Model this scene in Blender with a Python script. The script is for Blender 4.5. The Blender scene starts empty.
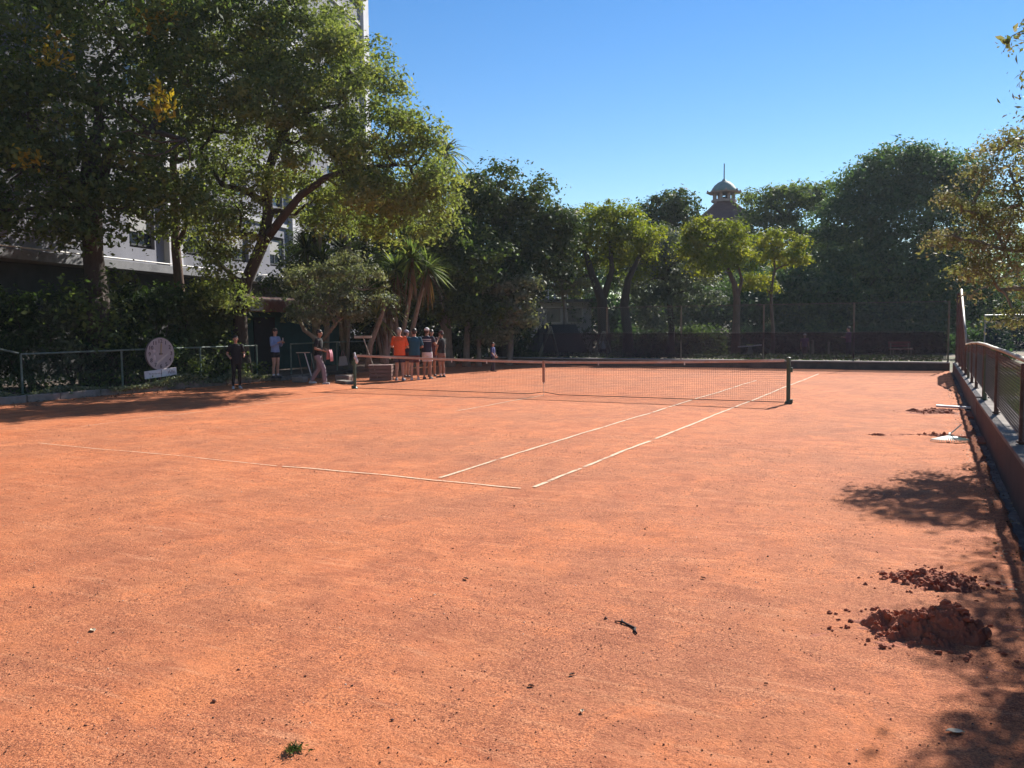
import bpy, bmesh, math, random
import numpy as np
from mathutils import Vector, Matrix

random.seed(11)
rng = np.random.default_rng(7)
S = bpy.context.scene
COL = S.collection
R = math.radians
PI = math.pi

# ------------------------------------------------------------------ camera
F_PX, YAW, PITCH, ROLL = 851.78, -0.48264, -0.07159, -0.00988
CAM = np.array([9.9284, -20.8036, 1.968])
FW = np.array([math.sin(YAW) * math.cos(PITCH), math.cos(YAW) * math.cos(PITCH), math.sin(PITCH)])
_r = np.array([math.cos(YAW), -math.sin(YAW), 0.0])
_u = np.cross(_r, FW)
RT = _r * math.cos(ROLL) + _u * math.sin(ROLL)
UP = _u * math.cos(ROLL) - _r * math.sin(ROLL)


def at(px, py, D):
    """world point seen at a pixel of the photograph, D metres deep (surveying the place)"""
    return CAM + D * (FW + RT * ((px - 512) / F_PX) + UP * ((384 - py) / F_PX))


def atg(px, py, z=0.0):
    d = FW + RT * ((px - 512) / F_PX) + UP * ((384 - py) / F_PX)
    return CAM + d * ((z - CAM[2]) / d[2])


def atd(px, D):
    """ground position under a column of the photograph at depth D"""
    p = at(px, 323, D)
    return np.array([p[0], p[1], 0.0])


def zat(py, D):
    return CAM[2] + (323 - py) / F_PX * D


cam_d = bpy.data.cameras.new('camera')
cam = bpy.data.objects.new('camera', cam_d)
COL.objects.link(cam)
cam_d.sensor_width = 36
cam_d.lens = 36 * F_PX / 1024
cam_d.clip_start = 0.05
cam_d.clip_end = 3000
M = Matrix(((RT[0], UP[0], -FW[0], CAM[0]), (RT[1], UP[1], -FW[1], CAM[1]), (RT[2], UP[2], -FW[2], CAM[2]), (0, 0, 0, 1)))
cam.matrix_world = M
S.camera = cam

# ------------------------------------------------------------------ light
SUN_AZ, SUN_EL = 7.5, 35.0          # azimuth clockwise from +Y
w = bpy.data.worlds.new('World')
S.world = w
w.use_nodes = True
nt = w.node_tree
bg = nt.nodes['Background']
sky = nt.nodes.new('ShaderNodeTexSky')
sky.sky_type = 'NISHITA'
sky.sun_disc = False
sky.sun_elevation = R(SUN_EL)
sky.sun_rotation = R(SUN_AZ)
sky.air_density = 1.15
sky.dust_density = 0.0
sky.ozone_density = 3.2
sky.altitude = 100
hs = nt.nodes.new('ShaderNodeHueSaturation')
hs.inputs['Saturation'].default_value = 1.3
hs.inputs['Hue'].default_value = 0.507
nt.links.new(sky.outputs[0], hs.inputs['Color'])
nt.links.new(hs.outputs[0], bg.inputs[0])
bg.inputs[1].default_value = 0.066
sl = bpy.data.lights.new('sun', 'SUN')
sl.energy = 5.0
sl.angle = R(0.53)
sl.color = (1.0, 0.95, 0.87)
so = bpy.data.objects.new('sun', sl)
COL.objects.link(so)
sd = Vector((math.sin(R(SUN_AZ)) * math.cos(R(SUN_EL)), math.cos(R(SUN_AZ)) * math.cos(R(SUN_EL)), math.sin(R(SUN_EL))))
so.rotation_euler = sd.to_track_quat('Z', 'Y').to_euler()
so.location = (0, 60, 60)
S.view_settings.view_transform = 'Standard'
S.view_settings.look = 'None'
S.view_settings.gamma = 1
S.view_settings.exposure = 0.98
S.render.engine = 'CYCLES'
S.cycles.max_bounces = 6
S.cycles.diffuse_bounces = 3
S.cycles.transparent_max_bounces = 12
S.cycles.caustics_reflective = False
S.cycles.caustics_refractive = False


# ------------------------------------------------------------------ materials
class NT:
    def __init__(s, name):
        s.m = bpy.data.materials.new(name)
        s.m.use_nodes = True
        s.t = s.m.node_tree
        s.b = s.t.nodes['Principled BSDF']
        s.tc = s.t.nodes.new('ShaderNodeTexCoord')

    def n(s, typ, **kw):
        x = s.t.nodes.new(typ)
        for k, v in kw.items():
            setattr(x, k, v)
        return x

    def l(s, a, b):
        s.t.links.new(a, b)

    def coords(s, scale=(1, 1, 1), src='Object', rot=(0, 0, 0)):
        mp = s.n('ShaderNodeMapping')
        mp.inputs['Scale'].default_value = scale
        mp.inputs['Rotation'].default_value = rot
        s.l(s.tc.outputs[src], mp.inputs['Vector'])
        return mp.outputs[0]

    def noise(s, scale, detail=4, rough=.55, co=None, dist=0):
        x = s.n('ShaderNodeTexNoise')
        x.inputs['Scale'].default_value = scale
        x.inputs['Detail'].default_value = detail
        x.inputs['Roughness'].default_value = rough
        x.inputs['Distortion'].default_value = dist
        s.l(co if co else s.tc.outputs['Object'], x.inputs['Vector'])
        return x.outputs['Fac']

    def ramp(s, fac, stops, interp='LINEAR'):
        x = s.n('ShaderNodeValToRGB')
        x.color_ramp.interpolation = interp
        el = x.color_ramp.elements
        while len(el) < len(stops):
            el.new(0.5)
        for e, (p, c) in zip(el, stops):
            e.position = p
            e.color = (c if isinstance(c, tuple) else (c, c, c)) + (1,)
        s.l(fac, x.inputs[0])
        return x.outputs[0]

    def mix(s, fac, a, b, mode='MIX'):
        x = s.n('ShaderNodeMix', data_type='RGBA', blend_type=mode)
        for sock, v in ((x.inputs['Factor'], fac), (x.inputs['A'], a), (x.inputs['B'], b)):
            if isinstance(v, (int, float)):
                sock.default_value = v
            elif isinstance(v, tuple):
                sock.default_value = v + (1,)
            else:
                s.l(v, sock)
        return x.outputs['Result']

    def bump(s, h, strength=.3, dist=.01, prev=None):
        x = s.n('ShaderNodeBump')
        x.inputs['Strength'].default_value = strength
        x.inputs['Distance'].default_value = dist
        s.l(h, x.inputs['Height'])
        if prev is not None:
            s.l(prev, x.inputs['Normal'])
        return x.outputs[0]


MATS = {}


def wmat(name, c1, c2=None, scale=3.0, rough=.8, bump=.2, bscale=30, metal=0, stretch=(1, 1, 1), stain=None, bdist=.01):
    """weathered surface: two tones mixed by noise, grain bump, optional stains"""
    if name in MATS:
        return MATS[name]
    if c2 is None:
        c2 = tuple(x * .7 for x in c1)
    k = NT(name)
    co = k.coords(stretch)
    f = k.ramp(k.noise(scale, 6, .65, co), [(.3, 0.0), (.7, 1.0)])
    c = k.mix(f, c1, c2)
    if stain:
        g = k.ramp(k.noise(scale * .35, 8, .7, co), [(.5, 0.0), (.68, 1.0)])
        c = k.mix(g, c, stain)
    k.l(c, k.b.inputs['Base Color'])
    k.b.inputs['Roughness'].default_value = rough
    k.b.inputs['Metallic'].default_value = metal
    if bump:
        k.l(k.bump(k.noise(bscale, 5, .6, co), bump, bdist), k.b.inputs['Normal'])
    MATS[name] = k.m
    return k.m


def leafmat(name, cols, trans=.4, rough=.62, spec=.14, tcol=1.5):
    """leaf colours chosen per leaf through the face attribute 'tint'"""
    k = NT(name)
    a = k.n('ShaderNodeAttribute', attribute_name='tint')
    stops = [(i / (len(cols) - 1), c) for i, c in enumerate(cols)]
    c = k.ramp(a.outputs['Fac'], stops)
    k.l(c, k.b.inputs['Base Color'])
    k.b.inputs['Roughness'].default_value = rough
    k.b.inputs['Specular IOR Level'].default_value = spec
    tr = k.n('ShaderNodeBsdfTranslucent')
    k.l(k.mix(1.0, c, (tcol * 1.0, tcol * 1.05, tcol * .5), 'MULTIPLY'), tr.inputs[0])
    mx = k.n('ShaderNodeMixShader')
    mx.inputs[0].default_value = trans
    k.l(k.b.outputs[0], mx.inputs[1])
    k.l(tr.outputs[0], mx.inputs[2])
    out = k.t.nodes['Material Output']
    k.l(mx.outputs[0], out.inputs[0])
    return k.m


def clothmat(name, c, rough=.9, c2=None):
    return wmat(name, c, c2 or tuple(x * .8 for x in c), 8, rough, .3, 60, bdist=.004)


# ------------------------------------------------------------------ object helpers
def meta(o, label=None, cat=None, group=None, kind=None):
    if label: o['label'] = label
    if cat: o['category'] = cat
    if group: o['group'] = group
    if kind: o['kind'] = kind
    return o


def thing(name, label, cat, loc=(0, 0, 0), rotz=0, group=None):
    o = bpy.data.objects.new(name, None)
    o.empty_display_size = .2
    COL.objects.link(o)
    o.location = tuple(float(v) for v in loc)
    o.rotation_euler = (0, 0, rotz)
    return meta(o, label, cat, group)


def link_mesh(name, me, mat, parent=None, loc=None):
    o = bpy.data.objects.new(name, me)
    COL.objects.link(o)
    if mat is not None and len(me.materials) == 0:
        me.materials.append(mat)
    if parent is not None: o.parent = parent
    if loc is not None: o.location = tuple(float(v) for v in loc)
    return o


def dup(root, loc=None, rotz=None, label=None):
    r = root.copy()
    COL.objects.link(r)
    if loc is not None: r.location = tuple(float(v) for v in loc)
    if rotz is not None: r.rotation_euler = (0, 0, rotz)
    if label: r['label'] = label
    for ch in list(root.children):
        c = ch.copy(); COL.objects.link(c); c.parent = r
        for g in list(ch.children):
            d = g.copy(); COL.objects.link(d); d.parent = c
    return r


class MB:
    """collects shapes into one mesh"""

    def __init__(s):
        s.v = []; s.f = []

    def add(s, vs, fs):
        o = len(s.v)
        s.v += [tuple(float(c) for c in v) for v in vs]
        s.f += [tuple(i + o for i in f) for f in fs]
        return s

    def box(s, c, size, rz=0, rot=None):
        m = rot if rot is not None else Matrix.Rotation(rz, 3, 'Z')
        hx, hy, hz = size[0] / 2, size[1] / 2, size[2] / 2
        vs = [Vector(c) + m @ Vector((x * hx, y * hy, z * hz)) for x, y, z in
              ((-1, -1, -1), (1, -1, -1), (1, 1, -1), (-1, 1, -1), (-1, -1, 1), (1, -1, 1), (1, 1, 1), (-1, 1, 1))]
        return s.add(vs, [(3, 2, 1, 0), (4, 5, 6, 7), (0, 1, 5, 4), (1, 2, 6, 5), (2, 3, 7, 6), (3, 0, 4, 7)])

    def bb(s, x0, x1, y0, y1, z0, z1):
        return s.box(((x0 + x1) / 2, (y0 + y1) / 2, (z0 + z1) / 2), (x1 - x0, y1 - y0, z1 - z0))

    def tube(s, pts, rad, n=8, cap=True, ell=None):
        pts = [Vector([float(c) for c in p]) for p in pts]
        if isinstance(rad, (int, float)): rad = [rad] * len(pts)
        prev = None
        rings = []
        for i, p in enumerate(pts):
            d = (pts[min(i + 1, len(pts) - 1)] - pts[max(i - 1, 0)])
            if d.length < 1e-9: d = Vector((0, 0, 1))
            d.normalize()
            if prev is None:
                a = Vector((0, 0, 1)) if abs(d.z) < .9 else Vector((1, 0, 0))
                x = d.cross(a).normalized()
            else:
                x = (prev - d * prev.dot(d))
                if x.length < 1e-6: x = d.orthogonal()
                x.normalize()
            prev = x
            y = d.cross(x)
            rings.append([p + (x * math.cos(2 * PI * k / n) + y * math.sin(2 * PI * k / n)) * rad[i] for k in range(n)])
        vs = [q for rg in rings for q in rg]
        fs = []
        for i in range(len(pts) - 1):
            for k in range(n):
                k2 = (k + 1) % n
                fs.append((i * n + k, i * n + k2, (i + 1) * n + k2, (i + 1) * n + k))
        if cap:
            fs.append(tuple(reversed(range(n))))
            fs.append(tuple(range((len(pts) - 1) * n, len(pts) * n)))
        return s.add(vs, fs)

    def rod(s, a, b, r, n=8):
        return s.tube([a, b], r, n)

    def loft(s, rings, n=16, cap=True):
        """rings (cx, cy, cz, rx, ry): horizontal ellipses"""
        vs = []
        for (cx, cy, cz, rx, ry) in rings:
            vs += [(cx + rx * math.cos(2 * PI * k / n), cy + ry * math.sin(2 * PI * k / n), cz) for k in range(n)]
        fs = []
        for i in range(len(rings) - 1):
            for k in range(n):
                k2 = (k + 1) % n
                fs.append((i * n + k, i * n + k2, (i + 1) * n + k2, (i + 1) * n + k))
        if cap:
            fs.append(tuple(reversed(range(n))))
            fs.append(tuple(range((len(rings) - 1) * n, len(rings) * n)))
        return s.add(vs, fs)

    def ball(s, c, r, nu=12, nv=8, rot=None, z0=-1.0):
        if isinstance(r, (int, float)): r = (r, r, r)
        c = Vector(c)
        vs = []
        for j in range(nv + 1):
            t = -PI / 2 + PI * j / nv
            zz = max(math.sin(t), z0)
            cr = math.cos(t)
            for i in range(nu):
                q = Vector((r[0] * cr * math.cos(2 * PI * i / nu), r[1] * cr * math.sin(2 * PI * i / nu), r[2] * zz))
                if rot is not None: q = rot @ q
                vs.append(c + q)
        fs = []
        for j in range(nv):
            for i in range(nu):
                i2 = (i + 1) % nu
                fs.append((j * nu + i, j * nu + i2, (j + 1) * nu + i2, (j + 1) * nu + i))
        return s.add(vs, fs)

    def capsule(s, a, b, ra, rb, n=10):
        a = Vector(a); b = Vector(b)
        d = (b - a)
        if d.length < 1e-6: return s.ball(a, ra)
        d.normalize()
        pts = []; rad = []
        for t in (-.98, -.8, -.5, 0):
            pts.append(a + d * ra * t); rad.append(ra * math.sqrt(max(1 - t * t, 0)))
        for t in (0, .5, .8, .98):
            pts.append(b + d * rb * t); rad.append(rb * math.sqrt(max(1 - t * t, 0)))
        return s.tube(pts, rad, n)

    def build(s, name, mat, parent=None, origin=None, local=False, smooth=False, bevel=0):
        """vertices in world space unless local; origin/parent location is subtracted"""
        me = bpy.data.meshes.new(name)
        off = Vector((0, 0, 0))
        if not local:
            if parent is not None:
                q = parent
                while q is not None:
                    off += Vector(q.location); q = q.parent
            if origin is not None:
                off = Vector([float(x) for x in origin])
        vs = [(v[0] - off.x, v[1] - off.y, v[2] - off.z) for v in s.v]
        me.from_pydata(vs, [], s.f)
        me.validate(verbose=False)
        bm = bmesh.new(); bm.from_mesh(me)
        bmesh.ops.remove_doubles(bm, verts=bm.verts, dist=1e-6)
        bmesh.ops.recalc_face_normals(bm, faces=bm.faces)
        if bevel:
            try:
                bmesh.ops.bevel(bm, geom=[e for e in bm.edges if e.is_manifold], offset=bevel, segments=1, affect='EDGES', clamp_overlap=True)
            except Exception:
                pass
        bm.to_mesh(me); bm.free()
        if smooth:
            me.polygons.foreach_set('use_smooth', [True] * len(me.polygons))
        return link_mesh(name, me, mat, parent, origin if (origin is not None and parent is None) else None)


def np_mesh(name, V, nper, tint=None, faces=None):
    """mesh from an array of polygons with nper vertices each (V: N*nper x 3)"""
    V = np.asarray(V, dtype=np.float32).reshape(-1, 3)
    me = bpy.data.meshes.new(name)
    if faces is None:
        nf = len(V) // nper
        idx = np.arange(len(V), dtype=np.int32)
    else:
        nf = len(faces); idx = np.asarray(faces, dtype=np.int32).ravel()
    me.vertices.add(len(V)); me.vertices.foreach_set('co', V.ravel())
    me.loops.add(len(idx)); me.loops.foreach_set('vertex_index', idx)
    me.polygons.add(nf); me.polygons.foreach_set('loop_start', np.arange(0, nf * nper, nper, dtype=np.int32))
    me.update(calc_edges=True)
    if tint is not None:
        at_ = me.attributes.new('tint', 'FLOAT', 'FACE')
        at_.data.foreach_set('value', np.asarray(tint, dtype=np.float32))
    return me


def unit(a):
    return a / np.maximum(np.linalg.norm(a, axis=-1, keepdims=True), 1e-9)


def leaf_quads(P, size, aspect=.5, up=.6, droop=0.0, jitter=.35, N=None):
    """diamond leaves folded along the midrib -> two triangles sharing the rib"""
    n = len(P)
    nrm = unit(rng.normal(size=(n, 3)) + np.array([0, 0, up]))
    if N is not None:
        nrm = unit(N * 1.25 + .62 * rng.normal(size=(n, 3)) + np.array([0, 0, up * .4]))
    a = rng.normal(size=(n, 3)); a[:, 2] -= droop
    a = unit(a - nrm * np.sum(a * nrm, axis=1, keepdims=True))
    b = np.cross(nrm, a)
    L = (size * (1 + jitter * rng.normal(size=(n, 1)))).clip(size * .4, size * 2) * .5
    W = L * aspect
    V = np.empty((n, 4, 3))
    V[:, 0] = P - a * L
    V[:, 1] = P + b * W + a * L * .1 + nrm * W * .25
    V[:, 2] = P + a * L
    V[:, 3] = P - b * W + a * L * .1 + nrm * W * .25
    return V.reshape(-1, 3)


def clumps(blobs, per_m2=1.4, shell=(.5, 1.02), rc=(.35, .8), lowcut=-.75):
    out = []
    for b in blobs:
        cx, cy, cz_, rx, ry, rz = b[:6]
        area = 4 * PI * ((rx * ry) ** 1.6 / 3 + (rx * rz) ** 1.6 / 3 + (ry * rz) ** 1.6 / 3) ** (1 / 1.6)
        n = max(4, int(area * per_m2))
        d = unit(rng.normal(size=(n * 2, 3)))
        d = d[d[:, 2] > lowcut][:n]
        k = shell[0] + (shell[1] - shell[0]) * rng.random((len(d), 1)) ** .6
        p = np.array([cx, cy, cz_]) + d * k * np.array([rx, ry, rz])
        r = rc[0] + (rc[1] - rc[0]) * rng.random(len(d))
        out.append(np.c_[p, r])
        m_ = max(1, int(len(d) * .35))
        d2 = unit(rng.normal(size=(m_, 3)) + np.array([0, 0, .4]))
        p2 = np.array([cx, cy, cz_]) + d2 * (1.0 + .28 * rng.random((m_, 1))) * np.array([rx, ry, rz])
        out.append(np.c_[p2, rc[0] * (.35 + .4 * rng.random(m_))])
    return np.concatenate(out)


def crown_points(C, leaf_n, flat=.55):
    """leaves gathered round clump centres, more for bigger clumps"""
    pts = []; tn = []
    w_ = C[:, 3] ** 2; w_ = w_ / w_.mean()
    cnt = np.maximum((leaf_n / len(C) * w_).astype(int), 3)
    idx = np.repeat(np.arange(len(C)), cnt)
    g = rng.normal(size=(len(idx), 3)) * .5
    r = C[idx, 3:4]
    P = C[idx, :3] + g * r * np.array([1, 1, flat])
    P[:, 2] -= .25 * (np.hypot(g[:, 0], g[:, 1]) ** 2) * r[:, 0]
    ct = rng.random(len(C))
    T = (ct[idx] * .55 + rng.random(len(idx)) * .45)
    return P, T, unit(g * np.array([1, 1, 1 / max(flat, .3)]) + 1e-6)


def wobble(a, b, n=5, amp=.12, sag=0):
    a = np.array(a, float); b = np.array(b, float)
    L = np.linalg.norm(b - a)
    pts = []
    ph = rng.normal(size=(3, 3))
    for i in range(n + 1):
        t = i / n
        o = (ph[0] * math.sin(PI * t) + ph[1] * math.sin(2 * PI * t) * .5) * amp * L * .5
        p = a * (1 - t) + b * t + o
        p[2] += sag * math.sin(PI * t) * L
        pts.append(p)
    return pts


def tree(name, label, base, trunks, blobs, leaf_n, leaf_size, lm, bark, aspect=.5, per_m2=1.4, rc=(.35, .8), shell=(.5, 1.02),
         group=None, cat='tree', up=.6, droop=0.0, twigs=26, lowcut=-.75, flat=.55, limb_r=.09, extra=None, tshift=0.0):
    """trunks: list of (points, radii) in world space; limbs reach to the blobs' clumps"""
    base = np.array([base[0], base[1], base[2] if len(base) > 2 else 0.0])
    t = thing(name, label, cat, base, 0, group)
    mb = MB()
    nodes = []
    for pts, rad in trunks:
        mb.tube(pts, rad, 10)
        for p, r_ in zip(pts[1:], rad[1:]): nodes.append((np.array(p, float), r_))
    C = clumps(blobs, per_m2 * .62, shell, (rc[0] * 1.1, rc[1] * 1.3), lowcut)
    for b in blobs:
        c = np.array(b[:3], float)
        j = int(np.argmin([np.linalg.norm(c - q[0]) + max(0, q[0][2] - c[2]) * 2 for q in nodes]))
        q, r0 = nodes[j]
        r0 = min(max(r0 * .7, limb_r * .6), max(limb_r * 1.6, r0 * .7))
        pth = wobble(q, c, 5, .14, .05)
        mb.tube(pth, [r0 * (1 - .75 * i / 5) + .008 for i in range(6)], 7)
        nodes += [(p, r0 * (1 - .75 * i / 5)) for i, p in enumerate(pth)][2:]
    NP = np.array([q[0] for q in nodes]); NR = [q[1] for q in nodes]
    sel = rng.choice(len(C), min(twigs, len(C)), replace=False)
    for i in sel:
        c = C[i, :3]
        j = int(np.argmin(np.linalg.norm(NP - c, axis=1)))
        r0 = min(NR[j] * .6, limb_r * .45)
        pth = wobble(NP[j], c, 4, .18)
        mb.tube(pth, [r0 * (1 - .8 * k / 4) + .004 for k in range(5)], 5)
    mb.build('trunk', bark, t, smooth=True)
    P, T, Nn = crown_points(C, leaf_n, flat)
    if extra is not None:
        P = np.concatenate([P, extra]); T = np.r_[T, rng.random(len(extra))]; Nn = np.concatenate([Nn, rng.normal(size=extra.shape)])
    V = leaf_quads(P, leaf_size, aspect, up, droop, N=Nn)
    me = np_mesh('crown', V - base, 4, np.clip(T + tshift, 0, 1))
    link_mesh('crown', me, lm, t)
    return t


def trunk_path(base, top, r0, r1, bend=.05, n=7):
    pts = wobble(base, top, n, bend)
    return pts, [r0 * 1.35 if i == 0 else r0 + (r1 - r0) * i / n for i in range(n + 1)]


# ------------------------------------------------------------------ leaf and bark materials
L_OLIVE = leafmat('leaf_olive', [(0.076, 0.105, 0.043), (0.131, 0.163, 0.062), (0.192, 0.217, 0.078), (0.289, 0.278, 0.094)], 0.48)
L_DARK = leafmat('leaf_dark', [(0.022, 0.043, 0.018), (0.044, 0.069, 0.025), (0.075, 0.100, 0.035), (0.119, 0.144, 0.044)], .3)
L_MID = leafmat('leaf_mid', [(0.045, 0.076, 0.030), (0.076, 0.114, 0.040), (0.122, 0.159, 0.057), (0.178, 0.210, 0.070)], 0.46)
L_FAR = None
L_YELLOW = leafmat('leaf_yellow', [(0.082, 0.114, 0.019), (0.152, 0.183, 0.025), (0.222, 0.229, 0.031), (0.293, 0.252, 0.037)], 0.5)
L_GREY = leafmat('leaf_grey', [(.06, .085, .07), (.09, .11, .09), (.12, .14, .11), (.16, .17, .13)], .25)
L_PALE = leafmat('leaf_pale', [(0.069, 0.092, 0.052), (0.127, 0.149, 0.092), (0.196, 0.207, 0.138), (0.287, 0.287, 0.196)], .34)
L_BROWN = leafmat('leaf_autumn', [(.10, .125, .06), (.155, .165, .085), (.21, .19, .12), (.36, .29, .24)], .34)
L_TEAL = leafmat('leaf_teal', [(0.032, 0.064, 0.034), (0.051, 0.094, 0.043), (0.079, 0.129, 0.057), (0.122, 0.172, 0.072)], 0.38)
L_GRASS = leafmat('leaf_grass', [(.07, .11, .02), (.11, .16, .03), (.16, .2, .05), (.24, .22, .09)], .4)
L_LITTER = leafmat('leaf_litter', [(.09, .045, .025), (.15, .08, .04), (.22, .14, .08), (.32, .24, .15)], .1)
L_GOLD = leafmat('leaf_gold', [(.22, .16, .02), (.34, .24, .03), (.45, .33, .04)], .4)
L_DEAD = leafmat('leaf_dead', [(.09, .05, .03), (.14, .08, .045), (.2, .12, .07)], .15)
BARK_D = wmat('bark_dark', (.07, .05, .038), (.035, .026, .02), 4, .95, .9, 18, stretch=(3, 3, .6), bdist=.03)
BARK_R = wmat('bark_red', (.17, .10, .07), (.08, .05, .035), 4, .95, .9, 18, stretch=(3, 3, .6), bdist=.03)
BARK_P = wmat('bark_pale', (.30, .26, .21), (.15, .12, .09), 5, .95, .8, 20, stretch=(3, 3, .8), bdist=.02)

# ------------------------------------------------------------------ ground
def ground_mat():
    k = NT('park_ground')
    n1 = k.noise(.25, 6, .65)
    n2 = k.noise(3, 6, .7)
    n3 = k.noise(40, 5, .7)
    dirt = k.mix(k.ramp(n2, [(.3, 0.), (.7, 1.)]), (.22, .13, .085), (.34, .22, .16))
    grass = k.mix(k.ramp(n3, [(.35, 0.), (.65, 1.)]), (.055, .085, .02), (.11, .13, .035))
    c = k.mix(k.ramp(n1, [(.46, 0.), (.56, 1.)]), dirt, grass)
    c = k.mix(.35, c, (.06, .06, .035))
    k.l(c, k.b.inputs['Base Color'])
    k.b.inputs['Roughness'].default_value = .95
    k.l(k.bump(n3, .5, .03), k.b.inputs['Normal'])
    return k.m


def clay_mat():
    k = NT('clay')
    co = k.tc.outputs['Object']
    big = k.noise(.16, 5, .6, dist=.4)
    mid = k.noise(.9, 7, .68, k.coords((1, .55, 1), rot=(0, 0, .25)), .6)
    streak = k.noise(3.2, 7, .72, k.coords((.45, 2.2, 1), rot=(0, 0, -.35)), .8)
    fine = k.noise(38, 5, .8)
    grit = k.noise(95, 3, .85)
    sx = k.n('ShaderNodeSeparateXYZ'); k.l(co, sx.inputs[0])
    mrx = k.n('ShaderNodeMapRange'); mrx.inputs['From Min'].default_value = -6; mrx.inputs['From Max'].default_value = 10
    k.l(sx.outputs[0], mrx.inputs['Value'])
    mrb = k.n('ShaderNodeMath', operation='ADD'); k.l(mrx.outputs[0], mrb.inputs[0])
    mrc = k.n('ShaderNodeMath', operation='MULTIPLY_ADD'); k.l(big, mrc.inputs[0]); mrc.inputs[1].default_value = 1.6; mrc.inputs[2].default_value = -.8
    k.l(mrc.outputs[0], mrb.inputs[1])
    a = k.mix(k.ramp(mrb.outputs[0], [(.1, 0.), (.9, 1.)]), (0.552, 0.146, 0.045), (0.530, 0.172, 0.078))
    b = k.mix(k.ramp(mid, [(.36, 0.), (.5, .35), (.62, 1.)]), a, (0.658, 0.219, 0.084))
    c = k.mix(k.ramp(streak, [(.5, 0.), (.60, .6), (.72, .9)]), b, (0.721, 0.268, 0.113))
    c = k.mix(k.ramp(streak, [(.28, .9), (.44, 0.)]), c, (0.382, 0.104, 0.042))
    sc = k.noise(.55, 8, .72, k.coords((1.0, .5, 1), rot=(0, 0, .8)), 1.2)
    c = k.mix(k.ramp(sc, [(.55, 0.), (.64, .6)]), c, (0.721, 0.222, 0.075))
    wr = k.noise(.30, 7, .65, k.coords((1, 1, 1), rot=(0, 0, 1.1)), .3)
    c = k.mix(k.ramp(wr, [(.44, 0.), (.62, .55)]), c, (0.382, 0.154, 0.080))
    pt = k.noise(2.1, 9, .74, k.coords((1, .7, 1), rot=(0, 0, .5)), .9)
    c = k.mix(k.ramp(pt, [(.38, .62), (.50, 0.)]), c, (0.350, 0.109, 0.051))
    c = k.mix(k.ramp(pt, [(.53, 0.), (.63, .7)]), c, (0.721, 0.235, 0.089))
    med = k.noise(9, 6, .8, k.coords((1, 1, 1)), .3)
    c = k.mix(k.ramp(med, [(.30, .7), (.45, 0.)]), c, (0.350, 0.100, 0.045))
    c = k.mix(k.ramp(med, [(.56, 0.), (.70, .6)]), c, (0.721, 0.261, 0.120))
    drag = k.noise(7, 7, .7, k.coords((.16, 1.5, 1), rot=(0, 0, .12)), .5)
    c = k.mix(k.ramp(drag, [(.55, 0.), (.66, .5)]), c, (0.721, 0.327, 0.169))
    c = k.mix(k.ramp(drag, [(.34, .45), (.44, 0.)]), c, (0.371, 0.125, 0.062))
    pm = k.ramp(k.noise(.8, 6, .7), [(.36, .25), (.56, 1.)])
    def mulf(x):
        q = k.n('ShaderNodeMath', operation='MULTIPLY'); k.l(x, q.inputs[0]); k.l(pm, q.inputs[1]); return q.outputs[0]
    c = k.mix(mulf(k.ramp(fine, [(.40, 1.), (.485, 0.)])), c, (0.266, 0.076, 0.036))
    c = k.mix(mulf(k.ramp(grit, [(.40, 1.), (.47, 0.)])), c, (0.180, 0.065, 0.038))
    c = k.mix(mulf(k.ramp(grit, [(.56, 0.), (.64, .9)])), c, (0.806, 0.346, 0.173))
    k.l(c, k.b.inputs['Base Color'])
    k.b.inputs['Roughness'].default_value = .93
    k.b.inputs['Specular IOR Level'].default_value = .2
    b0 = k.bump(mid, .4, .06)
    b1 = k.bump(med, .5, .03, b0)
    b2 = k.bump(fine, .7, .02, b1)
    b3 = k.bump(grit, .6, .006, b2)
    k.l(b3, k.b.inputs['Normal'])
    return k.m


CLAY = clay_mat()
SOIL = wmat('dug_soil', (.46, .14, .065), (.25, .075, .04), 6, .95, .9, 45, bdist=.02)
GUTTER = wmat('gutter_soil', (.24, .15, .11), (.13, .08, .06), 9, .95, .9, 40, stain=(.33, .27, .22), bdist=.02)

mb = MB()
mb.add([(-700, -700, -.06), (700, -700, -.06), (700, 700, -.06), (-700, 700, -.06)], [(0, 1, 2, 3)])
meta(mb.build('ground', ground_mat()), kind='structure')


def cz(x, y):
    return .006 * math.sin(x * 1.7 + math.sin(y * 1.1)) * math.cos(y * 1.3) + .004 * math.sin(x * 5.1 + 2 * math.sin(y * 3.7)) * math.sin(y * 4.3)


def xw(y):
    """inner face of the right hand wall"""
    return 10.56 - .0283 * (y + 12.6)


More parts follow.
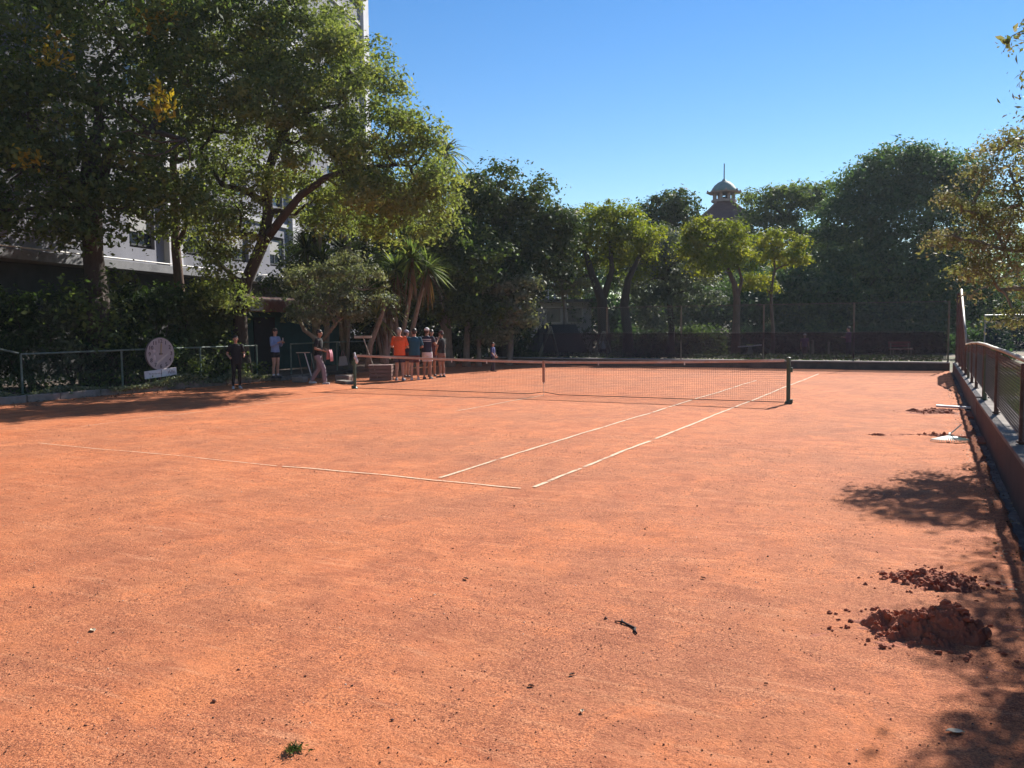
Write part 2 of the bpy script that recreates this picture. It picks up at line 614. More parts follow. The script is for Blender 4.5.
# court surface as a sheet with gentle unevenness, finer close to the camera
def court():
    xs = np.linspace(-11.75, 0, 60).tolist() + np.linspace(0.1, 1.0, 150).tolist()
    xs = np.array([x if i < 60 else x for i, x in enumerate(xs)])
    ys = np.concatenate([np.linspace(-24, -12, 260), np.linspace(-11.9, 15.28, 200)])
    us = np.concatenate([np.linspace(0, .5, 60), np.linspace(.505, 1, 200)])
    X0 = -11.75
    U, Y = np.meshgrid(us, ys)
    edge = 10.56 - .0283 * (Y + 12.6) - .08 + .018 * np.sin(Y * 3.1) * np.sin(Y * 1.3) + .01 * np.sin(Y * 11)
    X = X0 + U * (edge - X0)
    Z = .006 * np.sin(X * 1.7 + np.sin(Y * 1.1)) * np.cos(Y * 1.3) + .004 * np.sin(X * 5.1 + 2 * np.sin(Y * 3.7)) * np.sin(Y * 4.3)
    near = np.clip((-6 - Y) / 8, 0, 1)
    Z = Z + near * rng.normal(size=X.shape) * .0022
    # raised and sunken earth by the right edge
    e = np.clip(1 - (edge - X) / .8, 0, 1)
    Z = Z + e * (.018 * np.sin(Y * 7.0) + .02 * rng.random(X.shape))
    def bump_(cx, cy, rx, ry, h):
        return h * np.exp(-(((X - cx) / rx) ** 2 + ((Y - cy) / ry) ** 2))
    Z = Z + bump_(9.55, -.6, .35, .35, .05) + bump_(9.45, -5.1, .3, .3, .03) + bump_(9.8, -14.3, .5, 1.0, .02)
    Z[:, -1] = -.05
    V = np.stack([X, Y, Z], -1).reshape(-1, 3)
    ny, nx = X.shape
    i = np.arange((ny - 1) * (nx - 1)); r_ = i // (nx - 1); c_ = i % (nx - 1)
    a = r_ * nx + c_
    Fc = np.stack([a, a + 1, a + nx + 1, a + nx], 1)
    me = np_mesh('court_surface', V, 4, None, Fc)
    me.polygons.foreach_set('use_smooth', [True] * len(me.polygons))
    return meta(link_mesh('court_surface', me, CLAY), kind='structure')


court()

# gutter between the court edge and the right wall
mb = MB()
ys = np.linspace(-24, 15.2, 90)
vs = []
for y in ys:
    vs += [(xw(y) - .30, y, -.045 + .01 * math.sin(y * 5)), (xw(y) + .01, y, -.045 + .012 * math.sin(y * 4 + 1))]
mb.add(vs, [(2 * i, 2 * i + 1, 2 * i + 3, 2 * i + 2) for i in range(len(ys) - 1)])
meta(mb.build('gutter_ground', GUTTER), kind='structure')

# worn white boundary tapes
def lines():
    k = NT('court_tape')
    co = k.coords((1, 1, 1))
    wear = k.noise(1.6, 6, .7)
    f2 = k.noise(30, 4, .7)
    c = k.mix(k.ramp(f2, [(.35, .5), (.6, 0.)]), (.68, .50, .33), (.58, .32, .19))
    k.l(c, k.b.inputs['Base Color'])
    k.b.inputs['Roughness'].default_value = .85
    tr = k.n('ShaderNodeBsdfTransparent')
    mx = k.n('ShaderNodeMixShader')
    sm = k.n('ShaderNodeMath', operation='ADD')
    k.l(k.ramp(wear, [(.36, 1.), (.45, 0.)]), sm.inputs[0])
    k.l(k.ramp(f2, [(.36, .9), (.44, 0.)]), sm.inputs[1])
    sm.use_clamp = True
    k.l(sm.outputs[0], mx.inputs[0])
    k.l(k.b.outputs[0], mx.inputs[1]); k.l(tr.outputs[0], mx.inputs[2])
    k.l(mx.outputs[0], k.t.nodes['Material Output'].inputs[0])
    mb = MB()

    def strip(x0, y0, x1, y1, w_):
        d = Vector((x1 - x0, y1 - y0, 0)); L = d.length; d.normalize(); nn = Vector((-d.y, d.x, 0))
        n = max(2, int(L / .25))
        vs = []
        for i in range(n + 1):
            t = i / n
            p = Vector((x0, y0, 0)) + d * L * t + nn * (.012 * math.sin(t * L * .9 + x0))
            ww = w_ / 2 * (1 + .15 * math.sin(t * L * 5))
            z = .006 * math.sin(p.x * 1.7 + math.sin(p.y * 1.1)) * math.cos(p.y * 1.3) + .004 * math.sin(p.x * 5.1 + 2 * math.sin(p.y * 3.7)) * math.sin(p.y * 4.3) + .009
            for sgn in (-1, 1):
                q = p + nn * ww * sgn
                vs.append((q.x, q.y, z))
        mb.add(vs, [(2 * i, 2 * i + 1, 2 * i + 3, 2 * i + 2) for i in range(n)])
    strip(5.46, -11.75, 5.46, 11.9, .055)
    strip(4.09, -11.7, 4.09, 7.6, .05)
    strip(-5.46, -9.9, -5.46, -2, .02)
    strip(5.35, -11.88, 1.6, -11.84, .04)
    strip(1.5, -11.84, -3.9, -11.8, .022)
    strip(0, 0, 0, -4.6, .035)
    o = mb.build('court_lines', k.m)
    return meta(o, kind='structure')


lines()

# ------------------------------------------------------------------ crumbs and litter
def crumbs():
    N = 75000
    y = -18.9 + 12 * rng.random(N) ** 1.7
    x = -6 + rng.random(N) * 16.2
    pn = np.sin(x * 1.3 + 1.7 * np.sin(y * .9)) * np.sin(y * 1.7 + x * .4) + .5 * np.sin(x * 3.7 - y * 2.9)
    keep = (x < 10.47 - .0283 * (y + 12.6) - .22) & (rng.random(N) < .25 + .75 / (1 + np.exp(-3 * pn)))
    x, y = x[keep], y[keep]; N = len(x)
    s = .0028 + .0045 * rng.random(N) ** 4
    big = rng.random(N) < .005
    s[big] *= 2.2
    oct_v = np.array([(1, 0, 0), (-1, 0, 0), (0, 1, 0), (0, -1, 0), (0, 0, 1), (0, 0, -.4)], float)
    oct_f = np.array([(0, 2, 4), (2, 1, 4), (1, 3, 4), (3, 0, 4), (2, 0, 5), (1, 2, 5), (3, 1, 5), (0, 3, 5)])
    V = oct_v[None] * s[:, None, None] * (.6 + .8 * rng.random((N, 6, 1)))
    an = rng.random(N) * 6.28; ca, sa = np.cos(an), np.sin(an)
    X = V[..., 0] * ca[:, None] - V[..., 1] * sa[:, None]; Y = V[..., 0] * sa[:, None] + V[..., 1] * ca[:, None]
    z0 = .006 * np.sin(x * 1.7 + np.sin(y * 1.1)) * np.cos(y * 1.3) + .004 * np.sin(x * 5.1 + 2 * np.sin(y * 3.7)) * np.sin(y * 4.3)
    P = np.stack([X + x[:, None], Y + y[:, None], V[..., 2] * .8 + z0[:, None] + s[:, None] * .3], -1).reshape(-1, 3)
    Fc = (oct_f[None] + (np.arange(N) * 6)[:, None, None]).reshape(-1, 3)
    t = np.repeat(rng.random(N), 8)
    k = NT('crumb')
    a = k.n('ShaderNodeAttribute', attribute_name='tint')
    c = k.ramp(a.outputs['Fac'], [(0, (.045, .028, .022)), (.35, (.14, .06, .04)), (.7, (.38, .15, .08)), (.93, (.5, .24, .14)), (1, (.7, .6, .48))])
    k.l(c, k.b.inputs['Base Color']); k.b.inputs['Roughness'].default_value = .95
    me = np_mesh('clay_crumbs', P, 3, t, Fc)
    meta(link_mesh('clay_crumbs', me, k.m), 'small dark and reddish crumbs of clay scattered over the near court', 'crumbs', kind='stuff')


crumbs()


def litter(name, label, boxfn, n, size, lm, up=2.5, cat='litter', zr=.02):
    P = boxfn(n)
    P[:, 2] += rng.random(n) * zr
    V = leaf_quads(P, size, .55, up)
    V[:, 2] = np.maximum(V[:, 2], P[:, 2].min() - .0)
    me = np_mesh(name, V, 4, rng.random(n))
    return meta(link_mesh(name, me, lm), label, cat, kind='stuff')


def _right(n):
    y = -17 + 30 * rng.random(n)
    return np.stack([10.56 - .0283 * (y + 12.6) - .02 - .34 * rng.random(n) ** 1.4, y, np.full(n, .012)], 1)


litter('leaf_litter', 'dry leaves and pebbly litter lying in the gutter along the right wall', _right, 2200, .026, L_LITTER)


def _left(n):
    y = -9 + 16 * rng.random(n)
    return np.stack([-11.7 + 1.3 * rng.random(n) ** 2, y, np.full(n, .015)], 1)


litter('leaf_litter', 'dry brown leaves scattered along the foot of the left kerb', _left, 700, .07, L_LITTER)


def single_leaf(px, py, s, ang, mat, label):
    p = atg(px, py)
    mb = MB()
    n = 8
    top = []
    for i in range(n + 1):
        t = i / n
        wd = s * .28 * math.sin(PI * t) ** .8
        zc = .002 + .003 * math.sin(t * PI) + .0015 * math.sin(t * 9)
        top.append(((t - .5) * s, wd, zc + .006)); top.append(((t - .5) * s, 0, zc)); top.append(((t - .5) * s, -wd, zc + .008))
    c, s_ = math.cos(ang), math.sin(ang)
    vs = [(x * c - y * s_ + p[0], x * s_ + y * c + p[1], z + .001 + cz(p[0], p[1])) for x, y, z in top]
    fs = []
    for i in range(n):
        a = i * 3
        fs += [(a, a + 3, a + 4, a + 1), (a + 1, a + 4, a + 5, a + 2)]
    mb.add(vs, fs)
    o = mb.build('dry_leaf', mat, origin=p)
    so_ = o.modifiers.new('t', 'SOLIDIFY'); so_.thickness = .0012
    return meta(o, label, 'leaf', 'dry leaves lying on the clay')


DRYP = wmat('dry_leaf_pale', (.66, .55, .38), (.5, .38, .24), 30, .8, .3, 80)
DRYB = wmat('dry_leaf_brown', (.2, .1, .055), (.12, .06, .035), 30, .8, .3, 80)
DRYG = wmat('dry_leaf_grey', (.42, .38, .33), (.3, .26, .22), 30, .8, .3, 80)
for a in [(955, 733, .085, .3, DRYP, 'pale straw coloured leaf on the clay below the two dug soil heaps'),
          (582, 711, .035, 2.0, DRYP, 'tiny whitish leaf on the clay at the bottom centre'),
          (531, 686, .035, .2, DRYB, 'small brown leaf scrap left of the tiny whitish leaf'),
          (572, 675, .035, .9, DRYB, 'thin brown leaf scrap just below and left of the black twig'),
          (766, 685, .022, .4, DRYB, 'small dark leaf speck right of the black twig on the clay'),
          (93, 630, .06, -.4, DRYP, 'pale leaf on the clay at the lower left'),
          (926, 612, .06, .2, DRYP, 'pale leaf lying in front of the farther soil heap'),
          (703, 579, .035, .1, DRYB, 'small brown leaf scrap above and right of the black twig'),
          (905, 633, .04, .1, DRYG, 'whitish grey leaf at the foot of the nearer soil heap'),
          (466, 579, .05, -.3, DRYB, 'thin dark leaf lying in the middle of the near clay')]:
    single_leaf(*a)

# twig
p = atg(628, 628)
mb = MB()
pts = [(-.035, .075, .016), (-.02, .045, .022), (-.012, .02, .02), (.004, -.005, .026), (.018, -.04, .02), (.022, -.075, .016)]
A = atg(622, 620.5); Bq = atg(635.5, 634.5)
dv = Bq - A; sv = np.array([-dv[1], dv[0], 0]) * .22
tp = [A + dv * t_ + sv * o_ + np.array([0, 0, z_]) for t_, o_, z_ in ((0, 0, .004), (.2, -.3, .008), (.45, .1, .006), (.7, .45, .009), (.85, .1, .008), (1, .15, .004))]
tp = [q_ + np.array([0, 0, cz(q_[0], q_[1])]) for q_ in tp]
mb.tube(tp, [.004, .008, .007, .008, .009, .005], 8)
mb.tube([tp[1], A + dv * .05 - sv * .9 + np.array([0, 0, .006])], [.006, .003], 6)
meta(mb.build('twig', wmat('charred_twig', (.035, .022, .02), (.02, .013, .012), 40, .9, .6, 120), origin=(p[0], p[1], 0), smooth=True),
     'short crooked black twig lying alone on the near clay', 'twig')
# weed tuft bottom left
def weed():
    p = atg(294, 752)
    n = 90
    P = np.c_[rng.normal(size=(n, 2)) * .026 + p[:2], .008 + rng.random(n) * .022]
    V = leaf_quads(P, .028, .3, .2)
    V[:, 2] = np.maximum(V[:, 2], .004)
    me = np_mesh('weed', V - np.array([p[0], p[1], 0]), 4, rng.random(n))
    meta(link_mesh('weed', me, L_DARK, loc=(p[0], p[1], 0)), 'small dark green weed flat on the clay at the bottom left', 'weed')


weed()

# ------------------------------------------------------------------ dug soil heaps
def soil_mound(p, rx, ry, h, rot, label, nclod, seed):
    rg = np.random.default_rng(seed)
    n = 190
    g = np.linspace(-1.7, 1.7, n)
    U, V = np.meshgrid(g, g)

    def fractal(f0, octs, pers):
        out = np.zeros_like(U); amp = 1.0
        for o in range(octs):
            f = f0 * 2 ** o
            for k in range(7):
                a_ = rg.random() * 6.28
                out += amp / 3.5 * np.sin(f * (.7 + .6 * rg.random()) * (U * math.cos(a_) + V * math.sin(a_)) * 6.28 + rg.random() * 6.28)
            amp *= pers
        return out
    warp = fractal(.45, 3, .6)
    rr = np.hypot(U, V) * (1 + .17 * warp)
    q = np.clip(1 - rr, 0, 1)
    peaks = np.zeros_like(U)
    for cx, cy, s0, hh in ((.42, .05, .62, 1.0), (-.12, -.1, .42, .72), (-.62, .12, .34, .5), (.05, .4, .4, .55), (.75, -.25, .3, .5)):
        d = np.hypot(U - cx, V - cy) / s0 * (1 + .2 * warp)
        peaks = np.maximum(peaks, hh * np.clip(1 - d, 0, 1) ** .72)
    Z = h * peaks
    lump = np.zeros_like(Z)
    for i in range(520):
        cx, cy = rg.normal(size=2) * .5
        sz = .025 + .13 * rg.random() ** 3
        d2 = ((U - cx) ** 2 + ((V - cy) * rg.uniform(.7, 1.4)) ** 2) / sz ** 2
        lump = np.maximum(lump, sz * .4 * rx * np.sqrt(np.clip(1 - d2, 0, 1)))
    rough = np.abs(fractal(2.2, 4, .62))
    Z = Z + lump * np.clip(q * 3, 0, 1) * 1.2 + (rough - .35) * .02 * np.clip(q * 4, 0, 1) * (h / .15 + .1)
    ap = .016 * np.clip(1.5 - rr, 0, 1) * np.clip(.45 + fractal(1.2, 4, .65), 0, 2)
    Z = np.where(q > .02, np.maximum(Z, ap), ap) + .001
    Z[(np.abs(U) > 1.66) | (np.abs(V) > 1.66)] = -.03
    c, s_ = math.cos(rot), math.sin(rot)
    X = U * rx; Y = V * ry
    Vt = np.stack([X * c - Y * s_, X * s_ + Y * c, Z - .004], -1).reshape(-1, 3)
    i = np.arange((n - 1) ** 2); a = (i // (n - 1)) * n + i % (n - 1)
    Fc = np.stack([a, a + 1, a + n + 1, a + n], 1)
    t = thing('soil_heap', label, 'soil heap', (p[0], p[1], 0), 0, 'heaps of dug red soil by the right wall')
    me = np_mesh('heap', Vt, 4, None, Fc)
    me.polygons.foreach_set('use_smooth', [True] * len(me.polygons))
    link_mesh('heap', me, SOIL, t)
    mb = MB()
    for k in range(nclod):
        a_ = rg.random() * 6.28; r_ = (rg.random() ** .6) * 1.6
        u, v = r_ * math.cos(a_), r_ * math.sin(a_)
        x, y = u * rx, v * ry
        x, y = x * c - y * s_, x * s_ + y * c
        s = (.004 + .034 * rg.random() ** 4.5) * (1 if r_ < 1 else .6)
        iu = min(max(int((u + 1.7) / 3.4 * (n - 1)), 0), n - 1); iv = min(max(int((v + 1.7) / 3.4 * (n - 1)), 0), n - 1)
        z = max(Z[iv, iu], 0) + s * .25
        rot_ = Matrix.Rotation(rg.random() * 3, 3, 'X') @ Matrix.Rotation(rg.random() * 3, 3, 'Z')
        o = len(mb.v)
        mb.ball((x, y, z), (s, s * (.6 + .4 * rg.random()), s * (.5 + .4 * rg.random())), 7, 5, rot_)
        for j in range(o, len(mb.v)):
            q_ = Vector(mb.v[j]) - Vector((x, y, z))
            q_ *= .62 + .7 * rg.random()
            mb.v[j] = tuple(Vector((x, y, z)) + q_)
    cl = mb.build('clods', SOIL, t, local=True)
    cl['kind'] = 'stuff'
    return t


soil_mound((9.77, -15.0), .40, .27, .17, -.02, 'larger near heap of dark red soil clods by the right wall', 420, 3)
soil_mound((9.78, -13.85), .33, .30, .08, -.1, 'lower farther heap of crumbly red soil by the right wall', 360, 5)
soil_mound((9.62, -5.0), .45, .22, .035, .0, 'thin dark scrape of soil behind the fan rake', 60, 8)
soil_mound((9.45, -.9), .5, .35, .07, .0, 'low soil bank in front of the white plank', 60, 9)
soil_mound((8.75, -5.15), .12, .08, .03, .0, 'tiny clump of soil left of the fan rake', 14, 10)

# ------------------------------------------------------------------ fan rake and white plank
def rake():
    p = atg(949, 441)
    t = thing('fan_rake', 'pale green fan rake head lying flat with a short white handle stub', 'rake', (p[0], p[1], .0), R(20))
    g = wmat('rake_green', (.45, .56, .48), (.33, .43, .37), 12, .5, .1, 40)
    mb = MB()
    # fan fin: ribs over a half disc, rising to the socket
    for i in range(23):
        a = R(-80 + 160 * i / 22)
        dx, dy = math.sin(a), -math.cos(a) * .75
        mb.tube([(dx * .05, dy * .05, .075), (dx * .16, dy * .16, .06), (dx * .29, dy * .29, .035), (dx * .30, dy * .31, .004)], [.006, .007, .006, .004], 5)
    mb.build('tines', g, t, local=True)
    mb = MB()
    vs = []; n = 22
    for i in range(n + 1):
        a = R(-84 + 168 * i / n)
        dx, dy = math.sin(a), -math.cos(a) * .75
        for rr, z in ((.03, .086), (.12, .072), (.21, .053)):
            vs.append((dx * rr, dy * rr, z))
    fs = []
    for i in range(n):
        for j in range(2):
            b = i * 3 + j
            fs.append((b, b + 1, b + 4, b + 3))
    mb.add(vs, fs)
    o = mb.build('fan', g, t, local=True, smooth=True)
    o.modifiers.new('t', 'SOLIDIFY').thickness = .006
    mb = MB(); mb.tube([(0, .0, .06), (.02, .03, .09), (.03, .07, .12)], [.03, .022, .017], 10)
    mb.build('socket', g, t, local=True, smooth=True)
    mb = MB(); mb.rod((.025, .05, .10), (.19, .02, .27), .012, 10)
    mb.build('handle', wmat('pale_stick', (.75, .70, .62), (.6, .54, .46), 20, .7, .2, 60, stretch=(1, 1, .2)), t, local=True)


rake()
WHITEP = wmat('white_paint', (.78, .76, .72), (.62, .59, .55), 6, .6, .2, 30, stain=(.4, .33, .28))
p = atg(960, 410)
mb = MB()
t = thing('white_plank', 'weathered white plank lying across the clay with its end at the wall', 'plank', (9.9, -.05, 0), R(-4))
mb.box((-.02, 0, .055), (.70, .14, .045), rot=Matrix.Rotation(R(1.5), 3, 'Y'))
mb.build('board', WHITEP, t, local=True, bevel=.004)
mb = MB(); mb.box((.30, .01, .026), (.13, .16, .05))
mb.build('end_block', wmat('dark_block', (.05, .045, .04), (.03, .03, .03), 10, .9, .3), t, local=True, bevel=.005)

# ------------------------------------------------------------------ right wall with its railing
CONC = wmat('old_concrete', (.24, .20, .17), (.15, .125, .105), 3, .92, .6, 40, stain=(.09, .07, .055), bdist=.008)
REDW = wmat('bounce_red_stained_render', (.10, .055, .04), (.06, .036, .028), 2.5, .92, .5, 30, stain=(.045, .035, .03), bdist=.008)  # red bounce light and shade put into the base colour; dark stains are real
RUST = wmat('rusty_post', (.11, .055, .038), (.06, .034, .026), 12, .8, .5, 60, stain=(.15, .10, .075))
GREENP = wmat('green_paint', (.075, .12, .07), (.045, .07, .045), 10, .6, .3, 50, stain=(.12, .09, .06))
RAILP = wmat('pale_rail', (.48, .43, .33), (.33, .28, .2), 8, .55, .2, 40, stain=(.28, .17, .1))
WIRE = wmat('fence_wire', (.15, .13, .115), (.09, .075, .06), 20, .6, 0, metal=.3)
WIREG = wmat('fence_wire_green', (.06, .08, .06), (.04, .05, .04), 20, .6, 0)

t = thing('retaining_wall', 'low stained concrete wall carrying the fence along the right of the court', 'wall', (xw(0) + .2, 0, 0))
mb = MB()


def slab(mb, y0, y1, a, b, z0, z1, n=1):
    """prism following the wall line between offsets a and b"""
    mb.add([(xw(y0) + a, y0, z0), (xw(y0) + b, y0, z0), (xw(y1) + b, y1, z0), (xw(y1) + a, y1, z0),
            (xw(y0) + a, y0, z1), (xw(y0) + b, y0, z1), (xw(y1) + b, y1, z1), (xw(y1) + a, y1, z1)],
           [(3, 2, 1, 0), (4, 5, 6, 7), (0, 1, 5, 4), (1, 2, 6, 5), (2, 3, 7, 6), (3, 0, 4, 7)])


def ztop(y):
    return float(np.interp(y, [-12.5, -8, -3.8, 3, 15.5], [.60, .52, .46, .39, .30]))


def slope(mb, y0, y1, a, b, z0, dz0, dz1):
    za, zb = ztop(y0), ztop(y1)
    lo = (z0, z0) if dz0 is None else (za + dz0, zb + dz0)
    mb.add([(xw(y0) + a, y0, lo[0]), (xw(y0) + b, y0, lo[0]), (xw(y1) + b, y1, lo[1]), (xw(y1) + a, y1, lo[1]),
            (xw(y0) + a, y0, za + dz1), (xw(y0) + b, y0, za + dz1), (xw(y1) + b, y1, zb + dz1), (xw(y1) + a, y1, zb + dz1)],
           [(3, 2, 1, 0), (4, 5, 6, 7), (0, 1, 5, 4), (1, 2, 6, 5), (2, 3, 7, 6), (3, 0, 4, 7)])


SHADEC = wmat('shaded_concrete', (.12, .10, .085), (.07, .058, .05), 3, .95, .6, 40, stain=(.2, .13, .1), bdist=.008)  # concrete darkened: shade of the wall fronts is put into its colour
segs = [-24, -12.5, -11.5]
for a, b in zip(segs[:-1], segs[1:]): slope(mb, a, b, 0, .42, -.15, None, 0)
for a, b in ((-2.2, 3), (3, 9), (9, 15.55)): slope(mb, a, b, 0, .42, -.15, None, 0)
mb.build('wall_body', SHADEC, t)
mb = MB()
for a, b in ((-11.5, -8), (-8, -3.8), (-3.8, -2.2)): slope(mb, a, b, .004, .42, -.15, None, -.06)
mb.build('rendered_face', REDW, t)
mb = MB()
for a, b in ((-2.2, 3), (3, 9), (9, 15.5)): slope(mb, a, b, -.01, .43, 0, .002, .022)
mb.build('ledge', CONC, t)
mb = MB()
for k_ in range(6):
    y0 = -11.5 + k_ * 8.5 / 6
    y0 = -11.5 + k_ * 9.3 / 6
    slope(mb, y0 + .004, y0 + 9.3 / 6 - .004, -.012, .43, 0, -.058, 0)
mb.build('coping', CONC, t, bevel=.008)

FX = .11


def fpt(y, z): return (xw(y) + FX, y, z)


def chain(mb, P0, P1, z0, z1, pitch, r_=.0016, zf=None):
    """diamond wire net between two ground points"""
    P0 = np.array(P0, float); P1 = np.array(P1, float)
    L = np.linalg.norm(P1 - P0); d = (P1 - P0) / L; H = z1 - z0
    n = int((L + H) / pitch)
    for s_ in (1, -1):
        for i in range(n + 1):
            a = i * pitch - H
            u0, u1 = a, a + H
            za, zb = z0, z1
            if u0 < 0: za = z0 + (0 - u0); u0 = 0
            if u1 > L: zb = z1 - (u1 - L); u1 = L
            if u1 - u0 < .02: continue
            if s_ < 0: za, zb = z0 + z1 - za, z0 + z1 - zb
            A = P0 + d * u0; B = P0 + d * u1
            mb.tube([(A[0], A[1], za), (B[0], B[1], zb)], r_, 3, False)


def shade(name, c, alpha):
    """woven shade cloth letting part of the light through its weave"""
    k = NT(name)
    f = k.noise(3, 5, .6)
    k.l(k.mix(f, c, tuple(x * .6 for x in c)), k.b.inputs['Base Color'])
    k.b.inputs['Roughness'].default_value = .9
    tr = k.n('ShaderNodeBsdfTransparent'); mx = k.n('ShaderNodeMixShader')
    mr = k.n('ShaderNodeMapRange')
    mr.inputs['To Min'].default_value = alpha - .12; mr.inputs['To Max'].default_value = alpha + .12
    k.l(k.noise(1.2, 4, .6), mr.inputs['Value'])
    k.l(mr.outputs[0], mx.inputs[0])
    k.l(tr.outputs[0], mx.inputs[1]); k.l(k.b.outputs[0], mx.inputs[2])
    k.l(mx.outputs[0], k.t.nodes['Material Output'].inputs[0])
    return k.m


CLOTH_R = shade('shade_cloth_rust', (.17, .075, .05), .93)
CLOTH_B = shade('shade_cloth_brown', (.032, .022, .034), .7)
MESH_VEIL = shade('mesh_veil', (.15, .08, .055), .42)  # veil for added sheets that stand in for dense looking wire mesh
CLOTH_M = shade('shade_cloth_low', (.15, .08, .055), .8)

t = thing('low_fence', 'waist high rusty chain link fence with pale top rail on the right wall', 'fence', fpt(0, .47))
posts = [(-16.5, 0), (-13.2, 1), (-9.75, 0), (-5.75, 0), (-2.75, 1), (-2.45, 0), (.4, 0), (2.5, 0), (4.5, 1), (6.2, 0)]
for y, g in posts:
    mb = MB()
    zb_ = ztop(y); zt_ = 1.46 if y < 0 else 1.46 - y * .035
    mb.box(fpt(y, (zb_ + zt_) / 2), (.065, .065, zt_ - zb_))
    mb.box(fpt(y, zb_ + .03), (.11, .13, .02))
    mb.build('post', GREENP if g else RUST, t, bevel=.006)
mb = MB()
mb.tube([fpt(y, z) for y, z in ((-17, 1.5), (-13, 1.50), (-9.7, 1.50), (-7, 1.50), (-4.5, 1.48), (-2.6, 1.475), (0, 1.44), (3, 1.36), (6.3, 1.24))], .028, 10)
mb.build('top_rail', RAILP, t, smooth=True)
mb = MB()
mb.rod(fpt(-17, .62), fpt(6.2, .6), .006, 5)
chain(mb, fpt(-17, 0)[:2] + (0,), fpt(6.2, 0)[:2] + (0,), .60, 1.43, .08, .0026)
mb.build('wire_mesh', WIRE, t)
mb = MB()
vs = []
yy = np.linspace(-11.5, 6.1, 80)
for i, y in enumerate(yy):
    zt = 1.5 if y < -4 else 1.5 - (y + 4) / 10 * .25
    drop = .17 + .02 * math.sin(y * 2.3) + .01 * math.sin(y * 7)
    vs += [(xw(y) + FX - .04 + .01 * math.sin(y * 9), y, zt - .035), (xw(y) + FX - .045 + .015 * math.sin(y * 6), y, zt - drop)]
mb.add(vs, [(2 * i, 2 * i + 1, 2 * i + 3, 2 * i + 2) for i in range(len(yy) - 1)])
o = mb.build('mesh_veil_band', MESH_VEIL, t)  # added band, no cloth: thickens the mesh top where grazing view darkens it

t = thing('tall_fence', 'tall rust red wire mesh fence rising to the far right corner', 'fence', fpt(11, .47))
for y in (6.3, 8.9, 11.6, 15.25):
    h = 1.24 + max(0, min(1, (y - 6.3) / 5.3)) * 1.66
    mb = MB(); mb.box(fpt(y, (.3 + h) / 2), (.07, .07, h - .3)); mb.box(fpt(y, ztop(y) + .032), (.12, .14, .018))
    mb.build('post', RUST, t, bevel=.006)
mb = MB()
mb.tube([fpt(6.3, 1.26), fpt(8.9, 2.07), fpt(11.6, 2.93)], .034, 10)
mb.build('sloping_rail', RAILP, t, smooth=True)
mb = MB(); mb.rod(fpt(11.6, 2.9), fpt(15.25, 2.75), .025, 8)
mb.build('top_rail', RUST, t)
mb = MB()
mb.add([(xw(6.4) + FX - .05, 6.4, .45), (xw(11.6) + FX - .05, 11.6, .42), (xw(11.6) + FX - .05, 11.6, 2.88), (xw(6.4) + FX - .05, 6.4, 1.24)], [(0, 1, 2, 3)])
mb.add([(xw(11.6) + FX - .05, 11.6, .42), (xw(15.2) + FX - .05, 15.2, .38), (xw(15.2) + FX - .05, 15.2, 2.72), (xw(11.6) + FX - .05, 11.6, 2.88)], [(0, 1, 2, 3)])
mb.build('screen_sheet', MESH_VEIL, t)  # added see-through sheet standing in for mesh that looks dense at grazing angles
mb = MB()
for y0_, y1_, h_ in ((6.4, 8.9, 1.3), (8.9, 11.6, 2.1), (11.6, 15.2, 2.75)):
    chain(mb, (xw(y0_) + FX, y0_, 0), (xw(y1_) + FX, y1_, 0), .42, h_, .07, .0035)
mb.build('wire_mesh', RUST, t)

# ------------------------------------------------------------------ back kerb and back fence
t = thing('low_wall', 'long low concrete wall closing the far end of the court', 'wall', (1, 15.45, 0))
mb = MB(); mb.bb(-10.5, 9.67, 15.3, 15.62, -.1, .27); mb.build('wall_body', SHADEC, t, bevel=.01)  # dark colour carries the shade of the court-facing front
mb = MB(); mb.bb(-10.5, 9.67, 15.27, 15.66, .272, .325)
mb.build('coping', wmat('pale_coping', (.42, .37, .33), (.30, .25, .22), 2, .9, .4, 30, stretch=(.4, 1, 1)), t, bevel=.008)
t = thing('back_fence', 'high wire fence with dark brown screen along the far low wall', 'fence', (1, 15.5, .36))
for x in (-4.2, -.76, 2.75, 6.25, 9.6):
    mb = MB(); mb.rod((x, 15.5, .3), (x, 15.5, 2.64), .035, 8); mb.build('post', wmat('grey_green_post', (.17, .18, .12), (.11, .11, .08), 8, .7, .3, stain=(.16, .09, .06)), t)
mb = MB()
for z in (2.62, 1.47):
    mb.rod((-7.6, 15.5, z), (9.6, 15.5, z), .007 if z < 2 else .014, 6)
mb.build('line_wires', WIRE, t)
mb = MB()
chain(mb, (-7.6, 15.5, 0), (9.6, 15.5, 0), .4, 2.6, .09, .0036)
mb.build('wire_mesh', WIREG, t)
mb = MB()
xs = np.linspace(-7.4, 9.55, 60)
vs = []
for x in xs:
    vs += [(x, 15.47 + .02 * math.sin(x * 5), .38), (x, 15.46, 1.45 + .02 * math.sin(x * 3))]
mb.add(vs, [(2 * i, 2 * i + 2, 2 * i + 3, 2 * i + 1) for i in range(len(xs) - 1)])
mb.build('screen_sheet', CLOTH_B, t)

# ------------------------------------------------------------------ tennis net
t = thing('tennis_net', 'sagging black tennis net with dusty orange headband and centre strap', 'tennis net', (0, 0, 0))


def netz(x):
    a = abs(x) / 6.35
    return .93 + .12 * a ** 1.5


